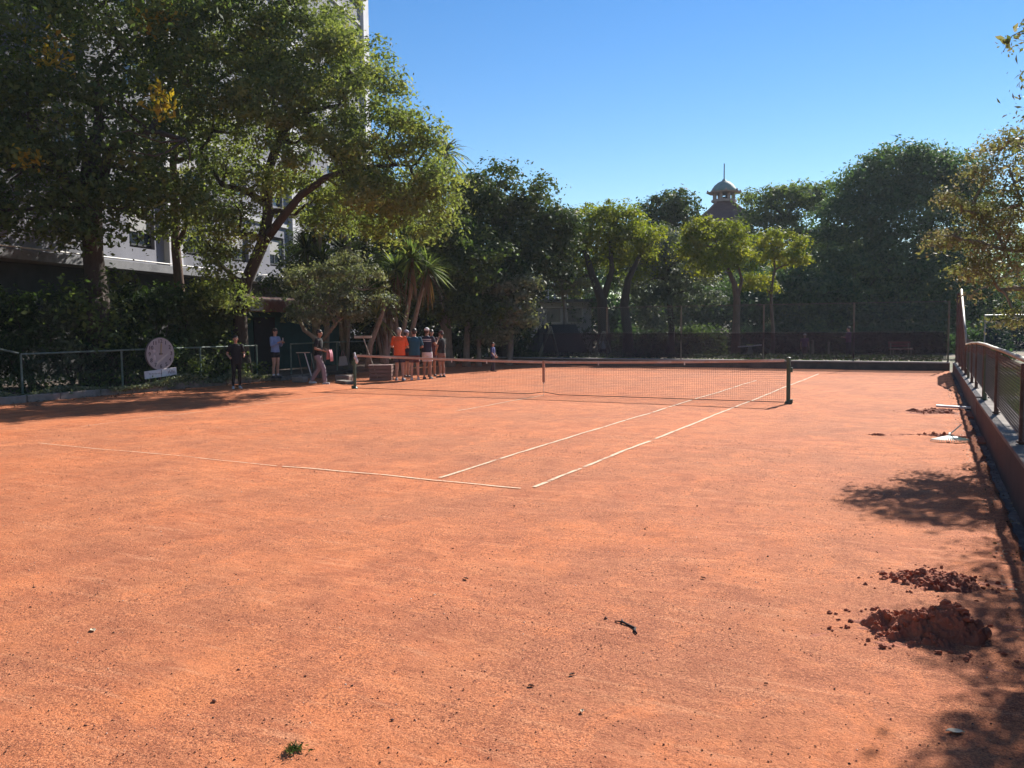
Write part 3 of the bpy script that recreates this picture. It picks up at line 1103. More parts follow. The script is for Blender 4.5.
NETM = wmat('net_thread', (.11, .05, .035), (.15, .07, .045), 10, .9, 0)
mb = MB()
nx = 270
for i in range(nx + 1):
    x = -6.3 + 12.6 * i / nx
    zb = .035 + (.05 * max(0, 1 - abs(x) / .5))
    mb.tube([(x, 0, zb), (x + .004 * math.sin(i), .008 * math.sin(i * .7), (netz(x)) * .5), (x, 0, netz(x) - .03)], .0019, 3, False)
for j in range(1, 21):
    q = j / 21
    mb.tube([(x, .006 * math.sin(x * 3 + j), .035 + (netz(x) - .07) * q + .05 * (1 - q) * max(0, 1 - abs(x) / .5)) for x in np.linspace(-6.3, 6.3, 41)], .0019, 3, False)
mb.build('netting', NETM, t)
mb = MB()
mb.tube([(x, 0, .03 + .06 * max(0, 1 - abs(x) / .45)) for x in np.linspace(-6.3, 6.3, 81)], .011, 6)
mb.build('bottom_cord', wmat('bottom_cord', (.10, .055, .04), (.06, .04, .03), 8, .9, .2), t)
mb = MB()
xs = np.linspace(-6.3, 6.3, 64)
vs = []
for x in xs:
    z = netz(x); wv = .004 * math.sin(x * 8)
    for yy_, zz in ((-.016, z - .062), (-.018 + wv, z - .03), (-.008, z + .004), (.008, z + .004), (.018, z - .03), (.016, z - .062)):
        vs.append((x, yy_, zz))
fs = []
for i in range(len(xs) - 1):
    for k_ in range(5):
        fs.append((i * 6 + k_, i * 6 + k_ + 1, (i + 1) * 6 + k_ + 1, (i + 1) * 6 + k_))
mb.add(vs, fs)
mb.build('headband', wmat('dusty_band', (.62, .38, .26), (.50, .27, .17), 3, .85, .3, 40, stain=(.70, .55, .44)), t, smooth=True)
mb = MB(); mb.bb(-.03, .03, -.022, .022, .36, netz(0) + .008); mb.build('centre_strap', wmat('dusty_strap', (.45, .22, .14), (.35, .17, .11), 5, .85, .2), t)
mb = MB(); mb.rod((0, 0, 0), (0, 0, .37), .006, 6); mb.box((0, 0, .35), (.035, .03, .05)); mb.build('strap_hook', wmat('tin', (.6, .55, .48), (.4, .35, .3), 9, .5, .1, metal=.6), t)
for x in (-4.0, -1.75, 1.6, 3.9, -2.9):
    mb = MB(); mb.box((x, -.024, netz(x) - .075), (.03, .008, .07)); mb.build('tie_tag', WHITEP, t)
for sx in (-1, 1):
    mb = MB(); mb.rod((sx * 6.36, 0, 1.02), (sx * 6.3, 0, netz(6.3) - .01), .007, 6); mb.build('net_cable', WIRE, t)
NG = wmat('net_post_green', (.045, .10, .055), (.03, .06, .04), 9, .5, .3, 50, stain=(.12, .09, .06))
for x, lab in ((-6.4, 'green steel net post at the far left end of the net'), (6.4, 'green steel net post with winch at the right end of the net')):
    tt = thing('net_post', lab, 'net post', (x, 0, 0), 0 if x > 0 else PI, 'two green posts holding the net')
    mb = MB(); mb.rod((0, 0, -.04), (0, 0, 1.07), .047, 14); mb.tube([(0, 0, 1.07), (0, 0, 1.09), (0, 0, 1.10)], [.052, .05, .02], 14)
    mb.build('tube', NG, tt, local=True, smooth=False)
    mb = MB(); mb.tube([(0, 0, 0), (0, 0, .03), (0, 0, .07)], [.09, .085, .05], 14); mb.box((.05, 0, .06), (.1, .09, .09)); mb.build('base_collar', NG, tt, local=True)
    mb = MB(); mb.box((.06, 0, .80), (.06, .07, .11)); mb.rod((.06, -.03, .80), (.06, -.09, .80), .012); mb.rod((.06, -.085, .80), (.06, -.085, .91), .009)
    mb.build('winch', NG, tt, local=True, bevel=.005)
# white cloth bundle tied on the left post
t = thing('net_bundle', 'white cloth scrap tied near the top of the left net post', 'cloth', (-6.30, -.06, .95))
mb = MB(); mb.ball((-6.3, -.07, .96), (.055, .05, .06), 10, 7); mb.ball((-6.25, -.08, .86), (.05, .035, .09), 10, 7); mb.tube([(-6.34, -.06, 1.12), (-6.32, -.07, 1.03), (-6.3, -.07, .96)], [.02, .028, .03], 8)
o = mb.build('knot', clothmat('white_rag', (.72, .68, .66)), t, smooth=True)
# ------------------------------------------------------------------ left side: kerb, railing, clock
LXK = -11.72
t = thing('kerb_wall', 'low rough stone kerb with soil behind it along the left of the court', 'kerb', (LXK - .2, -2, 0))
mb = MB()
yc = -12
rr = random.Random(4)
while yc < 2.0:
    l = .8 + .5 * rr.random()
    mb.box((LXK - .12 + rr.uniform(-.02, .02), yc + l / 2, .07), (.24, l - .012, .24 + rr.uniform(-.03, .03)), rz=rr.uniform(-.02, .02))
    yc += l
mb.build('kerb_stones', wmat('kerb_stone', (.32, .25, .21), (.20, .15, .12), 4, .93, .7, 30, stain=(.12, .10, .07)), t, bevel=.02)
mb = MB(); mb.bb(-17.5, LXK - .25, -14, 15, -.1, .13)
mb.build('planting_bed', wmat('bed_soil', (.10, .07, .05), (.06, .04, .03), 5, .95, .8, 30), t)
t = thing('step', 'pale worn stone step below the gap between the two green railings', 'step', (-11.5, 3, 0))
mb = MB(); mb.bb(-11.72, -11.3, 2.1, 2.95, 0, .13); mb.bb(-11.7, -11.27, 2.98, 4.6, 0, .15); mb.build('stone', CONC, t, bevel=.02)

PIPE = wmat('railing_green', (.13, .19, .15), (.08, .12, .09), 9, .5, .2, 40, stain=(.22, .25, .2))


def railing(label, y0, y1, posts_, corner=False):
    t = thing('railing', label, 'railing', (-12.3, (y0 + y1) / 2, .13), 0, 'green pipe railings on the left of the court')
    mb = MB(); mb.tube([(-12.3, y0, 1.26), (-12.3, (y0 + y1) / 2, 1.27), (-12.3, y1, 1.25)], .026, 8)
    mb.build('top_rail', PIPE, t)
    for y in posts_:
        mb = MB(); mb.rod((-12.3, y, .12), (-12.3, y, 1.25), .028, 8); mb.build('post', PIPE, t)
    mb = MB()
    ww = wmat('railing_wire', (.09, .11, .09), (.06, .07, .06), 9, .6, 0)
    chain(mb, (-12.3, y0, 0), (-12.3, y1, 0), .15, 1.24, .1, .0018)
    mb.build('wire_mesh', ww, t)
    return t


railing('long green pipe railing behind the clock and the woman in black', -6.7, 1.98, [-6.7, -3.6, -.6, 1.96])
railing('green pipe railing behind the man in grey trousers and the bag', 3.7, 9.6, [3.72, 6.4, 9.5])
t = thing('railing', 'short green pipe rail rising towards the left edge from the corner post', 'railing', (-12.3, -9, .13), 0, 'green pipe railings on the left of the court')
mb = MB(); mb.tube([(-12.3, -6.76, 1.29), (-11.9, -8.2, 1.6), (-11.6, -9.6, 1.9)], .026, 8); mb.build('top_rail', PIPE, t)
mb = MB(); mb.rod((-11.62, -9.6, .1), (-11.6, -9.6, 1.9), .028, 8); mb.build('post', PIPE, t)


def text_mesh(s, size):
    cu = bpy.data.curves.new('txt', 'FONT'); cu.body = s; cu.size = size; cu.align_x = 'CENTER'; cu.align_y = 'CENTER'; cu.extrude = .004
    ob = bpy.data.objects.new('txt', cu); COL.objects.link(ob)
    dg = bpy.context.evaluated_depsgraph_get()
    me = bpy.data.meshes.new_from_object(ob.evaluated_get(dg))
    bpy.data.objects.remove(ob); bpy.data.curves.remove(cu)
    return me


def clock():
    c = at(160, 355.5, 26.9)
    c = np.array([-12.12, c[1], c[2]])
    c = CAM + (at(160, 355.5, 1) - CAM) * ((-12.12 - CAM[0]) / (at(160, 355.5, 1) - CAM)[0])
    t = thing('round_clock', 'big round dusty pink clock face with dark numerals fixed before the railing', 'clock', (c[0], c[1], .15), R(-3))
    zc = c[2] - .10
    RR = .50
    # local frame: faces +X
    mb = MB()
    mb.tube([(-.05, 0, zc), (.03, 0, zc)], [RR, RR], 48)
    dial = wmat('dial_face', (.44, .37, .35), (.38, .315, .30), 3, .7, .1, 40)
    mb.build('dial', dial, t, local=True)
    mb = MB()
    ring = [(.0, RR * math.cos(a), zc + RR * math.sin(a)) for a in np.linspace(0, 2 * PI, 49)]
    mb.tube(ring, .022, 8, False)
    mb.build('rim', wmat('clock_rim', (.16, .13, .12), (.1, .08, .07), 9, .6, .1), t, local=True, smooth=True)
    ink = wmat('clock_ink', (.06, .05, .06), (.09, .07, .08), 9, .8, 0)
    num = thing  # noqa
    for h in range(1, 13):
        a = R(90 - 30 * h)
        me = text_mesh(str(h), .17)
        rot = Matrix(((0, 0, 1, .034), (1, 0, 0, .39 * math.cos(a)), (0, 1, 0, zc + .39 * math.sin(a)), (0, 0, 0, 1)))
        me.transform(rot)
        link_mesh('numeral', me, ink, t)
    gold = wmat('hand_paint', (.45, .33, .2), (.35, .25, .16), 9, .6, 0)
    mb = MB(); mb.add([(.045, -.02, zc - .03), (.045, .02, zc - .03), (.045, .055, zc + .28), (.045, .02, zc + .36), (.045, .0, zc + .2), (.05, -.02, zc - .03), (.05, .02, zc - .03), (.05, .055, zc + .28), (.05, .02, zc + .36), (.05, .0, zc + .2)],
                      [(0, 1, 2, 3, 4), (9, 8, 7, 6, 5), (0, 5, 6, 1), (1, 6, 7, 2), (2, 7, 8, 3), (3, 8, 9, 4), (4, 9, 5, 0)])
    mb.build('hand', gold, t, local=True)
    mb = MB(); mb.box((.044, .0, zc), (.012, .12, .03)); mb.build('hub', ink, t, local=True)
    mb = MB(); mb.ball((.03, -.22, zc + .09), (.012, .05, .055), 12, 8); mb.ball((.03, -.22, zc - .12), (.012, .045, .09), 12, 8)
    mb.build('paint_blot', wmat('pale_blot', (.62, .52, .5), (.55, .45, .43), 9, .7, 0), t, local=True, smooth=True)
    mb = MB(); mb.rod((-.08, .02, 0), (-.08, .02, zc), .03, 8); mb.build('stand', RUST, t, local=True)
    # white board under the dial
    t2 = thing('sign_board', 'long white board with faded marks mounted right below the round clock', 'sign', (c[0] + .03, c[1], .15), R(-6))
    mb = MB(); mb.box((0, -.02, zc - .60), (.025, 1.12, .24), rot=Matrix.Rotation(R(4), 3, 'X'))
    mb.build('board', wmat('faded_white', (.78, .73, .72), (.66, .60, .59), 6, .7, .1, stain=(.5, .44, .44)), t2, local=True, bevel=.004)
    mb = MB()
    for k_ in range(7):
        mb.box((.016, .24 + .035 * k_, zc - .58 + .02 * math.sin(k_ * 2.1)), (.004, .018, .10 - .012 * (k_ % 3)), rot=Matrix.Rotation(R(18 * (-1) ** k_), 3, 'X'))
    for k_ in range(9):
        mb.box((.016, -.42 + .05 * k_, zc - .60 - .006 * k_ % .01), (.004, .02, .035))
    mb.build('faded_lettering', wmat('faded_mark', (.27, .22, .23), (.34, .28, .28), 12, .9, 0), t2, local=True)
    mb = MB(); mb.box((.0, 0, zc - .60), (.034, .012, .22)); mb.build('middle_bracket', RUST, t2, local=True)
    # the board rides on two pegs of the kerb
    for y_, z_ in ((-.35, zc - .66), (.35, zc - .62)):
        mb = MB(); mb.rod((-.02, y_, 0), (-.02, y_, z_), .015, 6); mb.build('peg', RUST, t2, local=True)


clock()

# ------------------------------------------------------------------ apartment block on the left
def building():
    th = math.atan2(.2887, .9574)         # along-axis leans towards -X
    B0 = Vector((-17.3, -4.4, 0))
    t = thing('apartment_building', 'tall pale rendered apartment block behind the big left trees', 'building', B0, th)
    wallm = wmat('pale_render', (.25, .25, .285), (.18, .18, .215), 1.2, .9, .3, 20, stain=(.13, .13, .145), stretch=(1, 1, .35))
    palem = wmat('white_render', (.66, .65, .66), (.54, .53, .55), 1.2, .9, .3, 20, stain=(.4, .39, .4), stretch=(1, 1, .35))
    darkm = wmat('grey_render', (.16, .16, .18), (.11, .11, .125), 1.5, .9, .3, 20)
    y0, y1 = -26.0, 34.0
    ZS = 4.45
    fh = 3.0; nf = 8
    H = ZS + nf * fh
    # local: +X faces the court, Y runs along the facade
    mb = MB()
    mb.bb(-12, -.34, y0, y1, -.5, H)
    mb.build('core', darkm, t, local=True)
    mb = MB(); mb.bb(-.34, .9, y0, y1 - 6, ZS - .32, ZS)
    mb.build('podium_slab', wmat('slab_concrete', (.25, .25, .26), (.17, .17, .18), 2, .9, .4, 20, stain=(.09, .09, .1)), t, local=True, bevel=.01)
    mb = MB(); mb.rod((.85, y0, ZS + .07), (.85, y1 - 6, ZS + .07), .03, 6); mb.build('slab_pipe', WHITEP, t, local=True)
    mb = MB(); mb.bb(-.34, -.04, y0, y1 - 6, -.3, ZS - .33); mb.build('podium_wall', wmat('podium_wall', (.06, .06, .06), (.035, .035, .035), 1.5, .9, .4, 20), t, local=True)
    bays = 15
    bw = (y1 - y0) / bays
    wall = MB()
    for f in range(nf):
        z = ZS + f * fh
        wall.bb(-.34, 0, y0, y1, z + .003, z + (.95 if f else .7))
        wall.bb(-.34, 0, y0, y1, z + 2.3, z + fh - .003)
        for b in range(bays):
            ya = y0 + b * bw
            wall.bb(-.34, 0, ya, ya + bw * .29, z + (.95 if f else .7), z + 2.3)
            wall.bb(-.34, 0, ya + bw * .71, ya + bw, z + (.95 if f else .7), z + 2.3)
    wall.build('facade_wall', wallm, t, local=True)
    # pilasters and string courses
    mb = MB()
    for b in range(0, bays + 1, 3):
        ya = y0 + b * bw
        mb.bb(.002, .26, ya - .5, ya + .5, ZS + .004, H)
    mb.build('pilasters', palem, t, local=True)
    mb = MB()
    for f in range(1, nf + 1):
        mb.bb(.003, .12, y0, y1 + .1, ZS + f * fh - .12, ZS + f * fh + .06)
    mb.build('string_courses', wmat('string_course', (.55, .54, .53), (.42, .41, .4), 2, .9, .2), t, local=True)
    glass = wmat('window_glass', (.03, .04, .055), (.02, .025, .035), 1, .08, 0)
    curtain = wmat('curtain', (.42, .39, .33), (.30, .27, .22), 6, .9, .3, 10, stretch=(8, 8, .3))
    framem = wmat('dark_frame', (.05, .05, .055), (.035, .035, .04), 5, .5, .1)
    shut = wmat('roller_shutter', (.38, .37, .36), (.30, .29, .28), 3, .7, .4, 6, stretch=(.2, .2, 9))
    hw = bw * .42
    fm = MB(); fm.bb(-.22, -.16, -hw / 2, hw / 2, 0, .07); fm.bb(-.22, -.16, -hw / 2, hw / 2, 1.28, 1.35)
    for y in (-hw / 2, -.035, hw / 2 - .07): fm.bb(-.219, -.161, y, y + .07, .07, 1.28)
    frame0 = fm.build('window', framem, t, local=True)
    pn = MB(); pn.bb(-.205, -.19, -hw / 2, hw / 2, 0, 1.35)
    pane0 = pn.build('pane', glass, frame0, local=True)
    cm = MB()
    n = 24
    vs = []
    for i in range(n + 1):
        yv = -hw / 2 + .08 + (hw * .62) * i / n
        vs += [(-.27 + .018 * math.sin(i * 1.9), yv, .05), (-.27 + .018 * math.sin(i * 1.9), yv, 1.3)]
    cm.add(vs, [(2 * i, 2 * i + 1, 2 * i + 3, 2 * i + 2) for i in range(n)])
    # curtains hang just behind the glass: use light shutters half drawn instead on some windows
    sm = MB(); sm.bb(-.17, -.15, -hw / 2 + .03, hw / 2 - .03, .55, 1.33)
    sh0 = sm.build('shutter', shut, frame0, local=True)
    sm2 = MB(); sm2.bb(-.185, -.165, -hw / 2 + .09, hw / 2 - .32, .05, 1.28)
    first = True
    k = 0
    for f in range(min(nf, 7)):
        for b in range(2, bays - 1):
            yc = y0 + b * bw + bw / 2
            z = ZS + f * fh + (.95 if f else .8)
            if first:
                fr = frame0; first = False
            else:
                fr = frame0.copy(); COL.objects.link(fr); fr.parent = t
                pc = pane0.copy(); COL.objects.link(pc); pc.parent = fr
                if (f * 7 + b * 5) % 3 != 0:
                    sc_ = sh0.copy(); COL.objects.link(sc_); sc_.parent = fr
            fr.location = (0, yc, z)
    # pale curtained window beside the slab
    # roof parapet with rough checkered cladding
    k = NT('parapet_cladding')
    br = k.n('ShaderNodeTexBrick')
    k.l(k.coords((1, 1, 1), rot=(0, 0, 0)), br.inputs['Vector'])
    br.inputs['Scale'].default_value = 2.2
    br.inputs['Color1'].default_value = (.42, .38, .36, 1); br.inputs['Color2'].default_value = (.25, .21, .2, 1); br.inputs['Mortar'].default_value = (.6, .58, .56, 1)
    c = k.mix(k.ramp(k.noise(5, 6, .7), [(.4, 0.), (.6, .8)]), br.outputs['Color'], (.58, .55, .52))
    k.l(c, k.b.inputs['Base Color']); k.b.inputs['Roughness'].default_value = .95
    k.l(k.bump(k.noise(6, 5, .7), 1, .08), k.b.inputs['Normal'])
    mb = MB(); mb.bb(-12, .35, y0, y1 + .3, H + .06, H + 3.5)
    mb.build('roof_parapet', k.m, t, local=True)
    # air conditioners: fixed to the wall, things of their own
    ca = t.matrix_basis

    def ac(y, z, label):
        rot = Matrix.Rotation(th, 3, 'Z')
        p = B0 + rot @ Vector((.18, y, z))
        a = thing('air_conditioner', label, 'air conditioner', p, th, 'air conditioner boxes on the apartment block')
        mb = MB(); mb.box((0, 0, .28), (.34, .8, .55)); mb.build('casing', WHITEP, a, local=True, bevel=.02)
        mb = MB()
        for i in range(7): mb.box((.172, -.05, .08 + .06 * i), (.006, .5, .02))
        mb.build('grille', framem, a, local=True)
        mb = MB(); mb.bb(-.2, .1, -.3, -.26, -.04, 0); mb.bb(-.2, .1, .26, .3, -.04, 0); mb.build('bracket', framem, a, local=True)
    ac(15.8, 7.3, 'white air conditioner box beside the fork of the leaning tree')
    ac(9.3, 8.6, 'white air conditioner box higher on the wall behind the left limbs')
    # drain pipe
    mb = MB(); mb.rod((.36, 3.0, ZS), (.36, 3.0, H), .06, 8); mb.build('drain_pipe', wmat('drain', (.35, .34, .33), (.25, .24, .23), 5, .6, .1), t, local=True)


building()

# ------------------------------------------------------------------ green shed with rusty corrugated roof under the trees
def shed():
    t = thing('club_shed', 'dark teal shed with rusty red corrugated eaves in the shade of the trees', 'shed', (-15.6, 8, 0))
    teal = wmat('teal_paint', (.025, .085, .075), (.018, .055, .05), 2, .8, .2, 20)
    mb = MB(); mb.bb(-17.0, -15.5, 2.6, 10.5, -.1, 2.6); mb.build('wall', teal, t)
    mb = MB(); mb.bb(-15.498, -15.46, 5.1, 6.3, .13, 2.3); mb.build('door', wmat('shed_door', (.03, .03, .035), (.02, .02, .02), 3, .8, .2), t)
    mb = MB()
    n = 150
    vs = []
    for i in range(n + 1):
        y = 2.5 + 8.5 * i / n
        dz = .03 * math.sin(i * 1.25)
        vs += [(-17.2, y, 3.2 + dz), (-14.7, y, 2.95 + dz), (-14.68, y, 2.88 + dz)]
    fs = []
    for i in range(n):
        a = i * 3
        fs += [(a, a + 1, a + 4, a + 3), (a + 1, a + 2, a + 5, a + 4)]
    mb.add(vs, fs)
    o = mb.build('roof', wmat('rusty_sheet', (.22, .10, .075), (.14, .07, .05), 2, .8, .4, 12, stain=(.3, .26, .24)), t)
    o.modifiers.new('t', 'SOLIDIFY').thickness = .012
    mb = MB()
    for i in range(66):
        y = 2.5 + 8.5 * i / 66
        mb.bb(-14.72, -14.69 + .015 * (i % 2), y, y + .126, 2.5, 2.9)
    mb.build('fascia', MATS['rusty_sheet'], t)
    # second pale sheet hanging in the gap
    mb = MB()
    for i in range(7):
        mb.bb(-14.66, -14.63, 4.1 + i * .1, 4.19 + i * .1, 2.55, 2.95)
    mb.build('patch_sheet', wmat('galvanised', (.42, .42, .42), (.3, .3, .3), 4, .5, .2, metal=.4), t)


shed()


# ------------------------------------------------------------------ spiky plants
def rosette_quads(c, n, L, W, droop=.5, elev=(-.5, 1.3), seg=3):
    out = []
    c = np.array(c, float)
    for i in range(n):
        az = rng.random() * 2 * PI
        el = elev[0] + (elev[1] - elev[0]) * rng.random()
        d = np.array([math.cos(az) * math.cos(el), math.sin(az) * math.cos(el), math.sin(el)])
        side = np.cross(d, [0, 0, 1]); side /= max(np.linalg.norm(side), 1e-6)
        l = L * (.75 + .4 * rng.random())
        pts = []
        for k in range(seg + 1):
            t_ = k / seg
            pts.append(c + d * l * t_ - np.array([0, 0, 1]) * droop * l * t_ ** 2 * .6)
        ws = [W * .6, W, W * .7, W * .08]
        for k in range(seg):
            a, b = pts[k], pts[k + 1]
            out += [a - side * ws[k] / 2, a + side * ws[k] / 2, b + side * ws[k + 1] / 2, b - side * ws[k + 1] / 2]
    return np.array(out)


def spiky(name, label, base, heads, L, W, lm, trunk_r=.09, n=70, skirt=0, cat='plant', droop=.5, group=None):
    base = np.array(base, float)
    t = thing(name, label, cat, base, 0, group)
    mb = MB()
    Q = []; K = []
    for h in heads:
        pth = wobble(base + np.array([0, 0, 0]), h, 5, .08)
        mb.tube(pth, [trunk_r * (1.3 - .5 * i / 5) for i in range(6)], 8)
        Q.append(rosette_quads(h, n, L, W, droop))
        if skirt:
            K.append(rosette_quads(np.array(h) - np.array([0, 0, .12]), skirt, L * .9, W * .8, .8, (-1.45, -.7)))
    mb.build('trunk', BARK_P, t, smooth=True)
    Q = np.concatenate(Q)
    link_mesh('crown', np_mesh('crown', Q - base, 4, np.repeat(rng.random(len(Q) // 12), 3)[:len(Q) // 4]), lm, t)
    if skirt:
        K = np.concatenate(K)
        link_mesh('dead_skirt', np_mesh('dead_skirt', K - base, 4, np.repeat(rng.random(len(K) // 12), 3)[:len(K) // 4]), L_DEAD, t)
    return t


spiky('yucca', 'dark spiky yucca silhouetted against the pale wall left of the path', atd(316, 34), [at(312, 228, 34), at(322, 262, 34), at(306, 250, 34.2), at(318, 205, 34)], 1.3, .08, L_DARK, .1, 150)
spiky('yucca', 'tall thin dark yucca behind the pale leaved shrub', atd(345, 35), [at(341, 222, 35), at(349, 190, 35), at(345, 165, 35), at(340, 250, 35)], 1.15, .08, L_DARK, .08, 120)
spiky('yucca', 'sunlit spiky yucca with brown dead skirt above the group of players', atd(400, 35), [at(412, 258, 33.4), at(428, 268, 33.6), at(396, 270, 33.6), at(385, 285, 33.6)], 1.2, .085, L_MID, .09, 120, 26)
spiky('yucca', 'low bright green yucca between the pale shrub and the orange shirt', atd(384, 33), [at(382, 286, 33), at(390, 308, 33.2), at(377, 318, 33)], 1.05, .08, L_OLIVE, .09, 90, 20)
spiky('palm', 'thin palm top poking out against the sky behind the big leaning tree', atd(452, 52), [at(446, 152, 52)], 2.0, .16, L_GREY, .15, 60, droop=.9)

# ------------------------------------------------------------------ trees
def T(px, D, z): q = atd(px, D); return (q[0], q[1], z)


def B(px, py, D, rx, rz, ry=None):
    q = at(px, py, D); return (q[0], q[1], q[2], rx, ry or rx, rz)


# big left tree
b0 = np.array([-14.0, -3.1, 0])
tree('broad_tree', 'huge dark leaved tree filling the upper left corner', b0,
     [([b0, at(98, 300, 26.8), at(93, 255, 26.8), at(92, 215, 26.8), at(88, 180, 26.6), at(100, 120, 26.5)], [.45, .34, .3, .3, .27, .16]),
      ([at(92, 215, 26.8), at(110, 150, 26.2), at(150, 130, 25.8), at(185, 140, 25)], [.2, .16, .11, .06]),
      ([at(90, 215, 26.8), at(60, 170, 26), at(30, 120, 26)], [.2, .15, .08])],
     [B(30, 60, 26, 3.2, 2.2), B(120, 45, 27, 3.0, 2.2), B(70, 130, 25.5, 2.8, 1.7), B(5, 170, 25, 2.6, 1.5), B(125, 170, 25.5, 2.2, 1.3),
      B(60, -40, 27, 4, 2.6), B(160, 100, 27, 2.0, 1.6), B(165, 190, 26, 1.5, 1.0), B(45, 205, 25.5, 1.8, .9), B(-60, 90, 25, 3, 3), B(180, 0, 28, 2.6, 2.2), B(-70, 220, 24, 2.4, 1.4), B(95, 215, 25, 1.6, .7), B(60, 225, 25, 1.3, .6), B(130, 205, 25.5, 1.3, .7), B(100, 290, 25.5, 1.0, .6), B(90, 325, 25.6, .9, .6)],
     54000, .165, L_MID, BARK_D, per_m2=1.5, rc=(.3, .75), twigs=70, tshift=-.12)
# golden leaf clusters belong to a creeper in that tree
def creeper():
    P = []
    for (px, py, D, s) in ((55, 50, 24, .5), (45, 60, 24, .3), (160, 102, 24.5, .35), (165, 108, 24.4, .3), (157, 92, 24.5, .25), (165, 12, 26, .5), (150, 25, 26, .4), (27, 158, 23, .3)):
        P.append(at(px, py, D) + rng.normal(size=(int(170 * s), 3)) * s * .6)
    P = np.concatenate(P)
    o = at(100, 80, 25)
    me = np_mesh('creeper', leaf_quads(P, .17, .5) - o, 4, rng.random(len(P)))
    meta(link_mesh('creeper', me, L_GOLD, loc=o), 'golden yellow leaf clusters caught in the crown of the upper left tree', 'creeper')


creeper()
# leaning tree whose crown reaches over the court
b0 = atd(242, 30.5)
tree('leaning_tree', 'large leaning tree with forked dark trunk and sunlit olive crown over the court', b0,
     [([b0, at(241, 345, 30.4), at(240, 310, 30.3), at(247, 280, 30.2), at(262, 245, 30), at(268, 215, 30), at(266, 180, 30), at(275, 150, 29.8), at(290, 120, 29.5), at(300, 70, 29.5)],
       [.36, .26, .23, .22, .21, .19, .17, .15, .11, .07]),
      ([at(262, 245, 30), at(282, 218, 29.5), at(300, 196, 29.2), at(325, 178, 29), at(355, 168, 28.8), at(395, 165, 28.5)], [.17, .15, .13, .115, .09, .05]),
      ([at(267, 205, 30), at(245, 190, 30), at(222, 185, 30), at(200, 150, 30)], [.15, .12, .09, .05]),
      ([at(285, 130, 29.8), at(310, 110, 29.5), at(340, 105, 29)], [.11, .08, .05])],
     [B(300, 60, 30, 2.2, 1.6), B(340, 95, 29, 2.0, 1.3), B(280, 110, 28.5, 1.7, 1.1), B(380, 140, 28.5, 1.8, 1.1), B(415, 165, 29, 1.5, 1.0), B(330, 150, 28, 1.5, .8),
      B(425, 200, 29.5, 1.25, 1.0), B(370, 195, 28.5, 1.7, .8), B(240, 50, 30, 2.2, 1.6), B(215, 110, 30, 1.7, 1.1), B(225, 165, 29, 1.0, .6), B(290, 5, 31, 2.6, 1.6),
      B(318, 45, 30, 1.1, .8), B(388, 80, 29, .8, .5), B(400, 115, 28.6, .9, .5), B(230, 235, 28.5, .8, 1.0), B(218, 270, 28.8, .8, .9), B(310, 185, 30.5, 1.3, .8), B(400, 225, 30, 1.4, .8), B(250, -50, 31, 3.0, 1.7), B(425, 135, 29, .7, .4), B(300, 140, 29, 1.4, .9), B(255, 130, 30.5, 1.6, .9), B(345, 60, 29, 1.5, 1.0), B(400, 190, 28, 1.5, .9), B(350, 225, 30, 1.3, .6), B(440, 175, 29.3, .8, .6), B(205, 240, 28.8, .8, .7), B(235, 205, 28.5, .8, .6), B(240, 300, 28.5, .6, .5), B(260, 185, 29.5, 1.0, .6), B(295, 215, 30.5, .8, .5), B(330, 200, 30.5, 1.1, .6), B(270, 80, 29, 1.6, 1.0), B(350, 80, 30, .8, .5)],
     105000, .13, L_OLIVE, BARK_D, per_m2=1.9, rc=(.22, .55), twigs=110, flat=.6)
b0 = atd(186, 32)
tree('slender_tree', 'slender tree with two reddish limbs curving up between the two big left trees', b0,
     [([b0, at(176, 250, 32), at(173, 160, 31.8), at(183, 130, 31.5), at(196, 110, 31.5), at(214, 82, 31.3), at(248, 62, 31)], [.2, .17, .13, .12, .10, .08, .05]),
      ([at(176, 150, 31.8), at(192, 118, 31.5), at(196, 95, 31.5), at(180, 65, 31.5), at(168, 48, 31.5)], [.1, .085, .07, .055, .04])],
     [B(195, 40, 31.5, 2.0, 1.3), B(240, 55, 31, 1.2, .9), B(190, 190, 31, 1.2, .9), B(205, 205, 31, 1.0, .9), B(175, 0, 32, 2.0, 1.4), B(170, 130, 32, 1.5, 1.2), B(150, 190, 31.5, 1.4, 1.0), B(215, 160, 32, 1.2, .9), B(180, 230, 31, 1.1, .7), B(160, 80, 32, 1.6, 1.2)],
     26000, .145, L_OLIVE, BARK_R, per_m2=1.8, rc=(.25, .55), twigs=30)

# pale-leaved shrub tree
b0 = atd(320, 31.5)
tree('shrub_tree', 'small crooked tree with pale drooping leaves above the man in grey trousers', b0,
     [([b0, at(320, 358, 31.5), at(317, 340, 31.4), at(304, 330, 31.2), at(296, 312, 31.1), at(302, 295, 31)], [.12, .10, .09, .075, .06, .04]),
      ([at(368, 368, 32.5), at(370, 345, 32.3), at(380, 320, 32), at(386, 303, 31.6)], [.13, .11, .09, .05]),
      ([at(318, 345, 31.4), at(335, 325, 31), at(345, 300, 31)], [.07, .06, .04])],
     [B(315, 285, 31, .95, .75), B(345, 275, 31, 1.05, .7), B(365, 290, 30.8, .9, .7), B(330, 305, 30.6, .95, .6), B(305, 310, 31, .7, .6), B(355, 315, 31, .7, .45)],
     12000, .12, L_PALE, BARK_P, per_m2=2.6, rc=(.2, .42), twigs=40, droop=.8)

